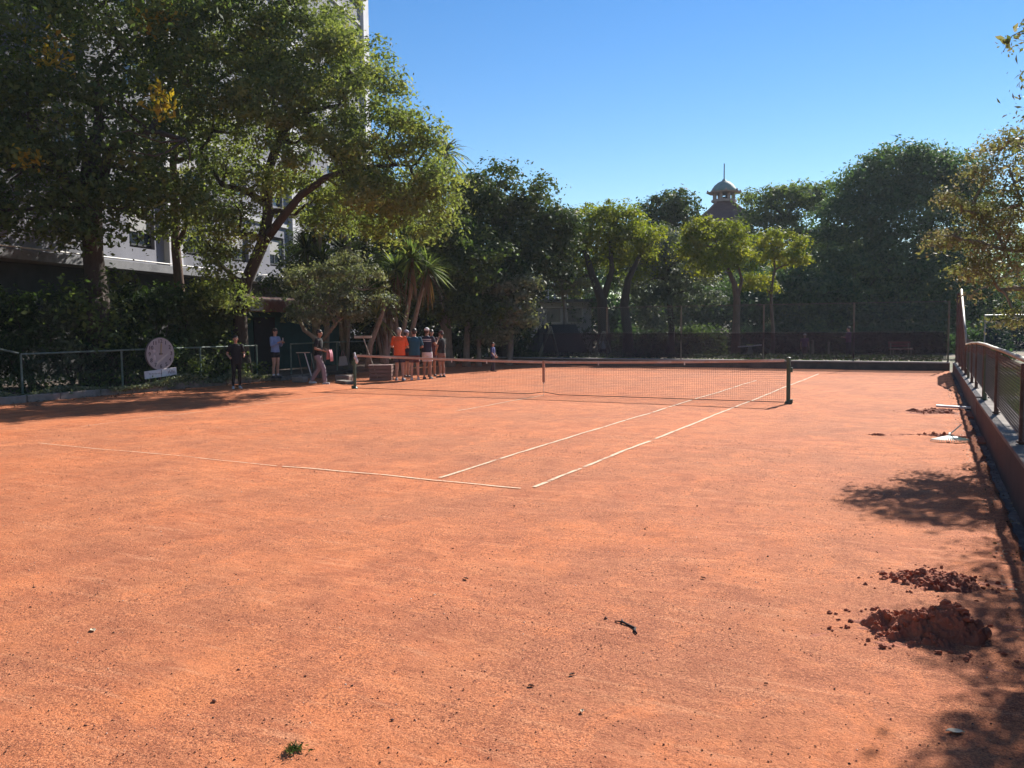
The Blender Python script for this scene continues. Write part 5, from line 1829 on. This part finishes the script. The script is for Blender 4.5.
# ------------------------------------------------------------------ people
def remeshed(mb, voxel, dec=.4, smooth_it=2):
    me = bpy.data.meshes.new('tmp')
    me.from_pydata([tuple(v) for v in mb.v], [], mb.f)
    me.validate(verbose=False)
    bm = bmesh.new(); bm.from_mesh(me)
    bmesh.ops.recalc_face_normals(bm, faces=bm.faces)
    bm.to_mesh(me); bm.free()
    ob = bpy.data.objects.new('tmp', me); COL.objects.link(ob)
    m = ob.modifiers.new('r', 'REMESH'); m.mode = 'VOXEL'; m.voxel_size = voxel
    s = ob.modifiers.new('s', 'SMOOTH'); s.iterations = smooth_it; s.factor = .5
    if dec < 1:
        d = ob.modifiers.new('d', 'DECIMATE'); d.ratio = dec
    dg = bpy.context.evaluated_depsgraph_get()
    out = bpy.data.meshes.new_from_object(ob.evaluated_get(dg))
    bpy.data.objects.remove(ob); bpy.data.meshes.remove(me)
    out.polygons.foreach_set('use_smooth', [True] * len(out.polygons))
    return out


SKIN = wmat('skin', (.50, .28, .19), (.44, .24, .16), 10, .55, .1, 60)
SKIN_T = wmat('skin_tan', (.36, .19, .12), (.31, .16, .10), 10, .55, .1, 60)
HAIR_D = wmat('hair_dark', (.02, .014, .011), (.03, .02, .016), 30, .5, .4, 80)
HAIR_B = wmat('hair_brown', (.07, .035, .02), (.05, .025, .015), 30, .5, .4, 80)
HAIR_G = wmat('hair_grey', (.42, .38, .34), (.32, .28, .25), 30, .6, .4, 80)
SHOE_W = wmat('shoe_white', (.62, .56, .52), (.5, .44, .4), 10, .6, .1)
SHOE_D = wmat('shoe_dark', (.05, .05, .055), (.035, .035, .04), 10, .6, .1)
EYE = wmat('eye_dark', (.02, .015, .012), (.02, .015, .012), 5, .3, 0)
LIP = wmat('lips', (.32, .12, .10), (.28, .10, .09), 5, .5, 0)


def hand(mb, wr, d, side, n_up):
    """palm with four bent fingers and a thumb on its side; d: hand direction, side: towards the thumb"""
    wr = Vector(wr); d = Vector(d).normalized(); side = Vector(side); side = (side - d * side.dot(d)).normalized()
    nn = d.cross(side)
    if nn.dot(Vector(n_up)) < 0: nn = -nn
    mb.capsule(wr, wr + d * .03, .026, .028, 10)
    for k in range(4):
        o = side * (.030 - .020 * k)
        mb.capsule(wr + d * .025 + o * .6, wr + d * .085 + o, .0155, .013, 8)
    for k, (L, sp) in enumerate(((.066, .10), (.075, .03), (.070, -.04), (.055, -.12))):
        o = wr + d * .088 + side * (.033 - .0215 * k)
        dd = (d + side * sp + nn * .15).normalized(); a = o + dd * L * .5
        d2 = (d + side * sp + nn * .75).normalized(); b = a + d2 * L * .32
        d3 = (d + nn * 1.5).normalized(); c = b + d3 * L * .25
        mb.capsule(o, a, .0098, .0092, 8); mb.capsule(a, b, .0092, .0088, 8); mb.capsule(b, c, .0088, .0078, 8)
    o = wr + d * .025 + side * .022
    a = o + (d * .7 + side * .8 + nn * .25).normalized() * .042
    b = a + (d * .95 + side * .35 + nn * .3).normalized() * .035
    mb.capsule(o, a, .014, .0115, 8); mb.capsule(a, b, .0115, .0095, 8)


def person(label, loc, face, h=1.75, arms=None, legs=None, lean=0.0, head_turn=(0, 0), skin=SKIN, hair=HAIR_D, hairlen=0,
           top=None, sleeve=.55, bottom=None, blen='shorts', shoes=SHOE_W, cap=None, bulk=1.0, cap_back=False, top_len=.90, stripe=None, female=False, socks=None, group='people standing about the court'):
    """local axes: +Y is where the figure faces, +X its right"""
    s = h / 1.75
    t = thing('person', label, 'person', loc, face, group)
    t.scale = (s, s, s)
    kx = .93 if female else 1.0
    def LZ(p):  # lean of the upper body forward
        x, y, z = p
        return Vector((x, y + lean * max(0, z - .95), z))
    sh = {1: LZ((.185 * kx, 0, 1.415)), -1: LZ((-.185 * kx, 0, 1.415))}
    arms = arms or {1: ((.25, -.02, 1.13), (.26, .06, .88)), -1: ((-.25, -.02, 1.13), (-.26, .06, .88))}
    legs = legs or {1: ((.10, .02, .49), (.11, -.01, .085)), -1: ((-.10, .02, .49), (-.11, -.01, .085))}
    hip = {1: Vector((.088, 0, .90)), -1: Vector((-.088, 0, .90))}
    headc = LZ((0, .015, 1.635)) + Vector((head_turn[0] * .02, lean * .05, -abs(lean) * .02))
    mb = MB()
    bk = bulk
    rings = [(.86, .15, .105), (.93, .168, .118), (1.0, .152 * (.93 if female else 1), .108), (1.08, .142 * (.88 if female else 1.02), .10), (1.2, .155 * kx, .112), (1.32, .172 * kx, .115), (1.40, .175 * kx, .10), (1.45, .12, .08), (1.475, .07, .062)]
    R_ = []
    for z, rx, ry in rings:
        q = LZ((0, 0, z)); b_ = bk if .9 < z < 1.35 else 1
        R_.append((q.x, q.y, q.z, rx * b_, ry * b_ * (1.1 if b_ > 1 else 1)))
    mb.loft(R_, 18)
    mb.capsule(LZ((0, 0, 1.44)), headc - Vector((0, .01, .07)), .058, .052, 12)
    # head: skull, jaw, nose, ears
    yaw_, tilt = head_turn
    HR = Matrix.Rotation(-yaw_, 3, 'Z') @ Matrix.Rotation(tilt, 3, 'X')
    def hp(x, y, z): return headc + HR @ Vector((x, y, z))
    mb.ball(hp(0, -.008, .02), (.076, .094, .098), 16, 12, HR)
    mb.ball(hp(0, .018, -.045), (.058, .070, .068), 14, 10, HR)
    mb.capsule(hp(0, .085, .018), hp(0, .103, -.018), .010, .015, 8)
    for sx in (1, -1):
        mb.ball(hp(sx * .079, -.005, -.005), (.010, .020, .032), 8, 8, HR)
        mb.ball(hp(sx * .03, .076, .028), (.022, .012, .008), 8, 6, HR)
    for sx in (1, -1):
        el, wr = (Vector(v) for v in arms[sx])
        mb.ball(sh[sx], (.062, .058, .062), 12, 8)
        mb.capsule(sh[sx], el, .052 * (1 + (bk - 1) * .5), .039, 12)
        mb.capsule(el, wr, .041, .025, 12)
        d = (wr - el).normalized()
        hand(mb, wr, d, Vector((-sx * .3, .9, .2)) if abs(d.y) < .8 else Vector((0, 0, 1)), Vector((-sx, 0, 0)))
        kn, an = (Vector(v) for v in legs[sx])
        mb.capsule(hip[sx], kn, .086, .055, 14)
        cf = kn * .7 + an * .3 + Vector((0, -.018, 0))
        mb.capsule(kn, cf, .052, .055, 12); mb.capsule(cf, an, .055, .034, 12)
        # foot
        mb.capsule(an + Vector((0, -.03, -.035)), an + Vector((sx * .02, .13, -.055)), .036, .028, 10)
    link_mesh('body', remeshed(mb, .0085, .35), skin, t)
    # eyes and mouth
    mb = MB()
    for sx in (1, -1): mb.ball(hp(sx * .030, .084, .008), (.012, .008, .008), 8, 6, HR)
    mb.build('eyes', EYE, t, local=True)
    mb = MB(); mb.ball(hp(0, .085, -.055), (.022, .008, .008), 8, 6, HR); mb.build('mouth', LIP, t, local=True)
    # hair
    if hair is not None:
        mb = MB()
        mb.ball(hp(0, -.018, .044 if cap is None else .03), (.085, .100, .095) if cap is None else (.08, .09, .088), 16, 12, HR)
        mb.ball(hp(0, -.05, -.01), (.074, .06, .07), 14, 10, HR)
        if hairlen:
            mb.capsule(hp(0, -.075, 0), hp(0, -.085, -hairlen), .06, .035, 10)
        link_mesh('hair', remeshed(mb, .012, .6), hair, t)
    if cap is not None:
        mb = MB()
        CR = HR @ Matrix.Rotation(PI if cap_back else 0, 3, 'Z')
        mb.ball(hp(0, -.012, .052), (.090, .104, .082), 18, 10, HR, z0=-.25)
        mb.ball(headc + HR @ Vector((0, -.012, .045)) + CR @ Vector((0, .115, .0)), (.062, .065, .008), 14, 6, CR)
        mb.ball(hp(0, -.012, .134), .009, 6, 5)
        link_mesh('cap', remeshed(mb, .007, .5, 1), cap, t)
    # top
    if top is not None:
        mb = MB()
        R_ = []
        for z, rx, ry in ((top_len, .178, .128), (top_len + .05, .180, .130), (1.08, .165, .122), (1.2, .175 * kx, .128), (1.32, .190 * kx, .128), (1.40, .190 * kx, .113), (1.45, .128, .092), (1.478, .082, .074)):
            q = LZ((0, 0, z)); b_ = bk if z < 1.35 else 1
            R_.append((q.x, q.y, q.z, rx * b_, ry * b_ * (1.08 if b_ > 1 else 1)))
        mb.loft(R_, 20)
        for sx in (1, -1):
            el, wr = (Vector(v) for v in arms[sx])
            mb.ball(sh[sx], (.070, .066, .066), 12, 8)
            if sleeve > 1:
                mb.tube([sh[sx], el], [.066, .052], 14)
                mb.ball(el, .052, 10, 8)
                e2 = el + (wr - el) * min(1, sleeve - 1)
                mb.tube([el, e2], [.052, .038], 14)
            else:
                e = sh[sx] + (el - sh[sx]) * sleeve
                mb.tube([sh[sx], e], [.066, .066], 14)
        link_mesh('shirt', remeshed(mb, .011, .6, 2), top, t)
    if stripe is not None:
        mb = MB()
        for z in (1.36, 1.30):
            q = LZ((0, 0, z))
            rx_, ry_ = .196 * kx, .134
            vs = []
            n = 14
            for i in range(n + 1):
                a = PI + R(25) + (PI - R(50)) * i / n
                for dz in (-.012, .012): vs.append((q.x + rx_ * math.cos(a), q.y + ry_ * math.sin(a) - .003, q.z + dz))
            mb.add(vs, [(2 * i, 2 * i + 2, 2 * i + 3, 2 * i + 1) for i in range(n)])
        mb.build('shirt_stripes', stripe, t, local=True)
    if bottom is not None:
        mb = MB()
        mb.loft([(0, 0, .80, .172, .125), (0, 0, .90, .182, .132), (0, 0, .97, .170, .122), (0, 0, 1.03, .158 * (bk), .114 * bk)], 20)
        for sx in (1, -1):
            kn, an = (Vector(v) for v in legs[sx])
            if blen == 'shorts':
                e = hip[sx] + (kn - hip[sx]) * .72
                mb.tube([hip[sx] + Vector((0, 0, .02)), e], [.098, .098], 16)
            elif blen == 'mini':
                e = hip[sx] + (kn - hip[sx]) * .42
                mb.tube([hip[sx] + Vector((0, 0, .02)), e], [.097, .095], 16)
            elif blen == 'leggings':
                mb.capsule(hip[sx], kn, .092, .060, 14); cf = kn * .7 + an * .3 + Vector((0, -.018, 0))
                mb.capsule(kn, cf, .058, .060, 12); mb.capsule(cf, an + (kn - an) * .06, .060, .040, 12)
            else:
                mb.tube([hip[sx] + Vector((0, 0, .02)), kn, an + (kn - an) * .02], [.102, .080, .072], 16)
                mb.ball(kn, .080, 12, 8)
        link_mesh('trousers' if blen in ('long', 'leggings') else 'shorts', remeshed(mb, .011, .6, 2), bottom, t)
    for sx in (1, -1):
        kn, an = (Vector(v) for v in legs[sx])
        mb = MB()
        mb.capsule(an + Vector((0, -.035, -.042)), an + Vector((sx * .02, .135, -.056)), .042, .034, 10)
        mb.capsule(an + Vector((0, -.01, -.02)), an + Vector((0, .05, -.045)), .042, .034, 10)
        mb.box(an + Vector((sx * .01, .045, -.077)), (.078, .25, .016), rot=Matrix.Rotation(R(-sx * 6), 3, 'Z'))
        link_mesh('shoe', remeshed(mb, .009, .6), shoes, t)
        if socks is not None:
            mb = MB(); mb.tube([an + (kn - an) * .02, an + (kn - an) * .17], [.041, .046], 12); link_mesh('sock', remeshed(mb, .008, .6), socks, t)
    return t


def face_dir(dx, dy):
    return math.atan2(-dx, dy)


black = clothmat('cloth_black', (.008, .008, .010)); black2 = clothmat('cloth_black_warm', (.010, .008, .008))
orange = clothmat('cloth_orange', (.78, .12, .03)); teal = clothmat('cloth_teal', (.010, .075, .12)); navy = clothmat('cloth_navy', (.02, .025, .05))
maroon = clothmat('cloth_maroon', (.09, .025, .03)); grey = clothmat('cloth_grey', (.25, .20, .22)); white = clothmat('cloth_white', (.72, .68, .66))
blue = clothmat('cloth_blue', (.24, .32, .52)); dblue = clothmat('cloth_denim', (.06, .08, .22)); pink = clothmat('cloth_pink', (.6, .28, .32)); purple = clothmat('cloth_purple', (.16, .06, .15))

tocam = lambda p: (CAM[0] - p[0], CAM[1] - p[1])
p = atg(237, 388.5)
d = tocam(p)
person('woman in black shirt and black leggings standing by the left kerb facing the camera', (p[0], p[1], 0), face_dir(d[0], d[1]) + .15, 1.66,
       arms={1: ((.27, -.05, 1.15), (.24, .14, 1.07)), -1: ((-.27, -.05, 1.15), (-.24, .14, 1.10))}, legs={1: ((.09, .02, .49), (.12, 0, .085)), -1: ((-.09, .03, .49), (-.10, -.03, .085))},
       top=black, sleeve=.75, bottom=black2, blen='leggings', shoes=SHOE_W, hair=HAIR_D, hairlen=.10, female=True, lean=.02, top_len=.86)
rv = (RT[0], RT[1])
p = atg(276, 377.5, .15)
person('woman in light blue hoodie and black shorts holding a phone in the railing gap', (p[0] + .0, p[1], .13), face_dir(rv[0] * .9 + d[0] * .02, rv[1] * .9 + d[1] * .02), 1.72,
       arms={1: ((.24, .06, 1.16), (.10, .27, 1.27)), -1: ((-.24, .06, 1.16), (-.09, .27, 1.26))}, top=blue, sleeve=1.8, bottom=black, blen='mini', shoes=SHOE_D, hair=HAIR_B, hairlen=.08, female=True, head_turn=(0, -.3), socks=white, top_len=.88)
# phone she holds
q = Vector((p[0], p[1], .13)) + Matrix.Rotation(face_dir(rv[0] * .9 + d[0] * .02, rv[1] * .9 + d[1] * .02), 3, 'Z') @ Vector((0, .36, 1.33))
t = thing('phone', 'white phone held up in the hands of the woman in light blue', 'phone', q, face_dir(rv[0], rv[1]))
mb = MB(); mb.box((0, 0, 0), (.075, .012, .15)); mb.build('case', SHOE_W, t, local=True, bevel=.003)
mb = MB(); mb.box((0, -.0075, 0), (.066, .003, .138)); mb.build('screen', wmat('phone_screen', (.02, .02, .03), (.02, .02, .03), 5, .1, 0), t, local=True)
p = atg(319, 384)
fd = face_dir(rv[0], rv[1] - .15)
person('man in black shirt and grey trousers striding right while carrying a pink towel', (p[0], p[1], 0), fd, 1.80,
       arms={1: ((.25, .00, 1.15), (.16, .26, 1.08)), -1: ((-.25, .02, 1.15), (-.10, .28, 1.10))}, legs={1: ((.10, .20, .50), (.10, .24, .085)), -1: ((-.10, -.04, .49), (-.10, -.30, .10))},
       top=black, sleeve=.8, bottom=grey, blen='long', shoes=SHOE_W, hair=HAIR_D, lean=.06, skin=SKIN_T, head_turn=(0, .0))
t = thing('towel', 'pink towel hanging over the forearms of the man in grey trousers', 'towel', Vector((p[0], p[1], .8)) + Matrix.Rotation(fd, 3, 'Z') @ Vector((.03, .40, 0)), fd)
mb = MB()
vs = []; n = 9
for i in range(n + 1):
    x = -.13 + .26 * i / n
    wv = .02 * math.sin(i * 1.7)
    for yy_, zz in ((-.07 + wv, .02), (-.055 + wv, .22), (-.02, .33), (.03, .34), (.06 + wv, .22), (.075 + wv, -.04)):
        vs.append((x, yy_, zz))
fs = []
for i in range(n):
    for k_ in range(5): fs.append((i * 6 + k_, i * 6 + k_ + 1, i * 6 + 6 + k_ + 1, i * 6 + 6 + k_))
mb.add(vs, fs)
o = mb.build('cloth', pink, t, local=True, smooth=True); o.modifiers.new('t', 'SOLIDIFY').thickness = .012

away = np.array([FW[0], FW[1]]); away = away / np.linalg.norm(away)
rgt = np.array([RT[0], RT[1]]); rgt = rgt / np.linalg.norm(rgt)
hipsarm = {1: ((.27, .05, 1.13), (.18, .24, 1.10)), -1: ((-.27, .05, 1.13), (-.18, .24, 1.10))}
p = atg(400, 380.5)
person('man in bright orange shirt and dark shorts seen from behind', (p[0], p[1], 0), face_dir(*(away + .12 * rgt)), 1.83, arms=hipsarm, top=orange, sleeve=.85, bottom=navy, hair=HAIR_G, bulk=1.12, shoes=wmat('shoe_grey', (.2, .2, .24), (.15, .15, .18), 9, .6, 0), skin=SKIN, top_len=.84, socks=None)
p = atg(407, 377.5)
person('person in pale cap half hidden between the orange and the teal shirts', (p[0], p[1], 0), face_dir(*(away * .4 + .5 * rgt)), 1.74, arms=hipsarm, top=navy, sleeve=.8, bottom=maroon, hair=HAIR_B, cap=wmat('cap_grey', (.38, .36, .40), (.3, .28, .32), 9, .8, 0), shoes=SHOE_D)
p = atg(415, 380)
person('man in dark teal shirt and maroon shorts seen from behind', (p[0], p[1], 0), face_dir(*(away - .1 * rgt)), 1.80, arms=hipsarm, top=teal, sleeve=.85, bottom=maroon, hair=HAIR_D, bulk=1.1, shoes=SHOE_W, top_len=.84)
p = atg(427.5, 379)
person('man in white cap, striped dark shirt and white shorts seen from behind', (p[0], p[1], 0), face_dir(*(away + .25 * rgt)), 1.82,
       arms={-1: ((-.30, -.02, 1.16), (-.34, .04, .92)), 1: ((.27, .12, 1.18), (.30, .28, 1.34))}, top=navy, sleeve=.6, bottom=white, hair=HAIR_B, cap=white, stripe=white, shoes=SHOE_D, skin=SKIN_T)
p = atg(432, 376.5)
person('person in dark clothes raising a forearm behind the man in the white cap', (p[0], p[1], 0), face_dir(*(-away * .6 + .2 * rgt)), 1.74,
       arms={-1: ((-.28, .04, 1.18), (-.30, .16, 1.40)), 1: ((.25, .0, 1.13), (.22, .14, .98))}, top=maroon, sleeve=.5, bottom=maroon, hair=HAIR_D, shoes=SHOE_D, skin=SKIN_T)
p = atg(442, 377.5)
person('man in black shirt and cap with hands clasped low at the right of the group', (p[0], p[1], 0), face_dir(*(-rgt * .8 + away * .5)), 1.70,
       arms={1: ((.24, .04, 1.12), (.10, .20, .93)), -1: ((-.24, .04, 1.12), (-.09, .20, .94))}, top=black, sleeve=.6, bottom=wmat('cloth_khaki', (.2, .12, .09), (.15, .09, .07), 9, .9, .1), cap=maroon, hair=HAIR_D, shoes=SHOE_D, skin=SKIN_T, head_turn=(0, -.3), socks=white)
p = atg(493, 371.5)
person('small child in blue overalls walking behind the net', (p[0], p[1], 0), face_dir(*(rgt * .8 - away * .3)), 1.18,
       arms={1: ((.26, .06, 1.12), (.24, .22, .95)), -1: ((-.24, .02, 1.12), (-.26, .14, .93))}, legs={1: ((.10, .08, .50), (.10, .10, .085)), -1: ((-.10, -.02, .49), (-.10, -.14, .09))},
       top=dblue, sleeve=.9, bottom=navy, blen='long', hair=HAIR_B, shoes=SHOE_D)
p = atd(805, 42)
person('distant person in pale hat and plum top standing behind the back fence', (p[0], p[1], -.06), face_dir(*(-away)), 1.35, top=purple, bottom=maroon, blen='long', cap=white, hair=HAIR_D, group='people beyond the back fence')
p = atd(849, 43)
person('distant person in purple standing by the fence post beyond the court', (p[0], p[1], -.06), face_dir(*(-rgt)), 1.66, top=purple, sleeve=1.7, bottom=navy, blen='long', hair=HAIR_D, group='people beyond the back fence',
       arms={1: ((.25, .08, 1.15), (.12, .26, 1.2)), -1: ((-.25, .08, 1.15), (-.12, .26, 1.2))})
p = atd(603, 43.5)
person('distant person in white top standing by the smaller swing frame', (p[0], p[1], -.06), face_dir(*(-away)), 1.25, top=white, bottom=navy, blen='long', hair=HAIR_D, group='people beyond the back fence')

# ------------------------------------------------------------------ odds and ends on the left
# folding stand with pale leg
q = atg(309, 382)
t = thing('folding_stand', 'small folding trestle stand with one white leg by the railing end', 'stand', (q[0], q[1], 0), face_dir(*away))
mb = MB(); mb.box((-.18, 0, 1.02), (.46, .12, .03)); mb.build('top_bar', RAILP, t, local=True, bevel=.004)
for a, b, m_ in (((-.12, 0, 1.0), (.16, -.05, 0), WHITEP), ((.12, 0, 1.0), (.04, .15, .0), WIRE), ((-.36, 0, 1.0), (-.2, .12, 0), WIRE), ((.1, -.02, .98), (.2, -.04, .45), PIPE)):
    mb = MB(); mb.rod(a, b, .018, 8); mb.build('leg', m_, t, local=True)
mb = MB(); mb.rod((-.26, .05, .5), (.03, -.02, .48), .01, 6); mb.build('brace', WIRE, t, local=True)
# planter block, stone blocks
for px, py, sx, sy, sz, lab, m_ in ((298, 382.5, .5, .3, .2, 'rough stone block under the folding stand', 'kerb_stone'), (343, 381, .55, .4, .22, 'worn reddish concrete block below the hanging bag', 'kerb_stone'),):
    q = atg(px, py)
    mb = MB(); mb.box((q[0], q[1] + .1, sz / 2), (sx, sy, sz), rz=.12)
    for j in range(len(mb.v)):
        v = mb.v[j]; mb.v[j] = (v[0] + .02 * math.sin(j * 3.1), v[1] + .02 * math.cos(j * 2.3), v[2] - (.03 * (j % 2) if v[2] > .1 else 0))
    o = meta(mb.build('stone_block', MATS[m_], origin=(q[0], q[1], 0), bevel=.03), lab, 'stone block', 'stone blocks along the left side')
q = atg(345, 383.5)
mb = MB(); mb.box((q[0], q[1], .05), (.9, .35, .1), rz=-.5); o = meta(mb.build('stone_slab', CONC, origin=(q[0], q[1], 0), bevel=.02), 'flat pale slab lying left of the left net post', 'slab')
# hanging bag
c = CAM + (at(343, 361, 1) - CAM) * ((-12.22 - CAM[0]) / (at(343, 361, 1) - CAM)[0])
t = thing('tote_bag', 'pale pink tote bag hanging from the railing left of the net post', 'bag', (c[0], c[1], c[2] - .2), R(-35))
mb = MB()
mb.add([(-.04, -.20, 0), (.04, -.20, 0), (.04, .20, .02), (-.04, .20, .02), (-.03, -.15, .38), (.03, -.15, .38), (.03, .13, .40), (-.03, .13, .40)], [(3, 2, 1, 0), (4, 5, 6, 7), (0, 1, 5, 4), (1, 2, 6, 5), (2, 3, 7, 6), (3, 0, 4, 7)])
mb.build('bag_body', clothmat('bag_cloth', (.52, .40, .37)), t, local=True, bevel=.015)
mb = MB(); mb.tube([(0, -.08, .38), (0, -.06, .50), (-.03, -.01, .64), (0, .05, .50), (0, .07, .38)], .009, 6); mb.build('strap', pink, t, local=True)
# pink bag by the man
c = CAM + (at(327, 368, 1) - CAM) * ((-11.9 - CAM[0]) / (at(327, 368, 1) - CAM)[0])
# T-shaped court broom leaning
b0 = atg(378, 373, .25)
t = thing('court_broom', 'T shaped court scraper with pale cross head standing upside down by the crate', 'broom', (b0[0], b0[1], 0), face_dir(*away))
D1 = (b0 - CAM) @ FW
hd = at(363, 337, D1) - np.array([b0[0], b0[1], 0])
mi = Matrix.Rotation(-t.rotation_euler[2], 3, 'Z')
hl = mi @ Vector(hd)
mb = MB(); mb.rod((0, 0, .02), hl, .018, 8); mb.build('shaft', RAILP, t, local=True)
mb = MB(); mb.box(hl, (.62, .05, .09)); mb.build('head', RAILP, t, local=True, bevel=.006)
mb = MB(); mb.rod((0, 0, 0), (0, 0, .08), .026, 8); mb.build('grip', SHOE_D, t, local=True)
# slatted crate
q = atg(379, 380.5)
t = thing('wooden_crate', 'brown slatted crate standing left of the man in orange', 'crate', (q[0] , q[1]+.15, 0), face_dir(*away))
cw = wmat('crate_wood', (.20, .11, .09), (.13, .075, .06), 5, .85, .4, 20, stretch=(.4, 1, 4))
mb = MB()
for k_ in range(4):
    z = .06 + k_ * .13
    mb.box((0, -.24, z), (.78, .02, .10)); mb.box((0, .24, z), (.78, .02, .10))
    mb.box((-.38, 0, z), (.02, .46, .10)); mb.box((.38, 0, z), (.02, .46, .10))
mb.build('slats', cw, t, local=True)
mb = MB()
for sx in (-1, 1):
    for sy in (-1, 1): mb.box((sx * .355, sy * .215, .27), (.03, .03, .52))
mb.build('corner_posts', cw, t, local=True)
mb = MB(); mb.box((-.02, -.0, .535), (.82, .52, .025)); mb.build('lid', wmat('crate_lid', (.36, .25, .22), (.26, .17, .15), 5, .8, .3), t, local=True)
# clear bottles on the rail shelf
c = CAM + (at(335, 362, 1) - CAM) * ((-11.9 - CAM[0]) / (at(335, 362, 1) - CAM)[0])

# ------------------------------------------------------------------ air
mb = MB(); mb.bb(-712, 712, -712, 712, -1.1, 36.0)
hm = bpy.data.materials.new('haze_air'); hm.use_nodes = True
for n_ in list(hm.node_tree.nodes):
    if n_.type == 'BSDF_PRINCIPLED': hm.node_tree.nodes.remove(n_)
pv = hm.node_tree.nodes.new('ShaderNodeVolumePrincipled')
pv.inputs['Color'].default_value = (.80, .88, 1.0, 1)
pv.inputs['Density'].default_value = .00028
pv.inputs['Anisotropy'].default_value = .25
hm.node_tree.links.new(pv.outputs[0], hm.node_tree.nodes['Material Output'].inputs['Volume'])
meta(mb.build('haze', hm), 'thin pale blue summer haze filling the air of the park', 'haze', kind='stuff')
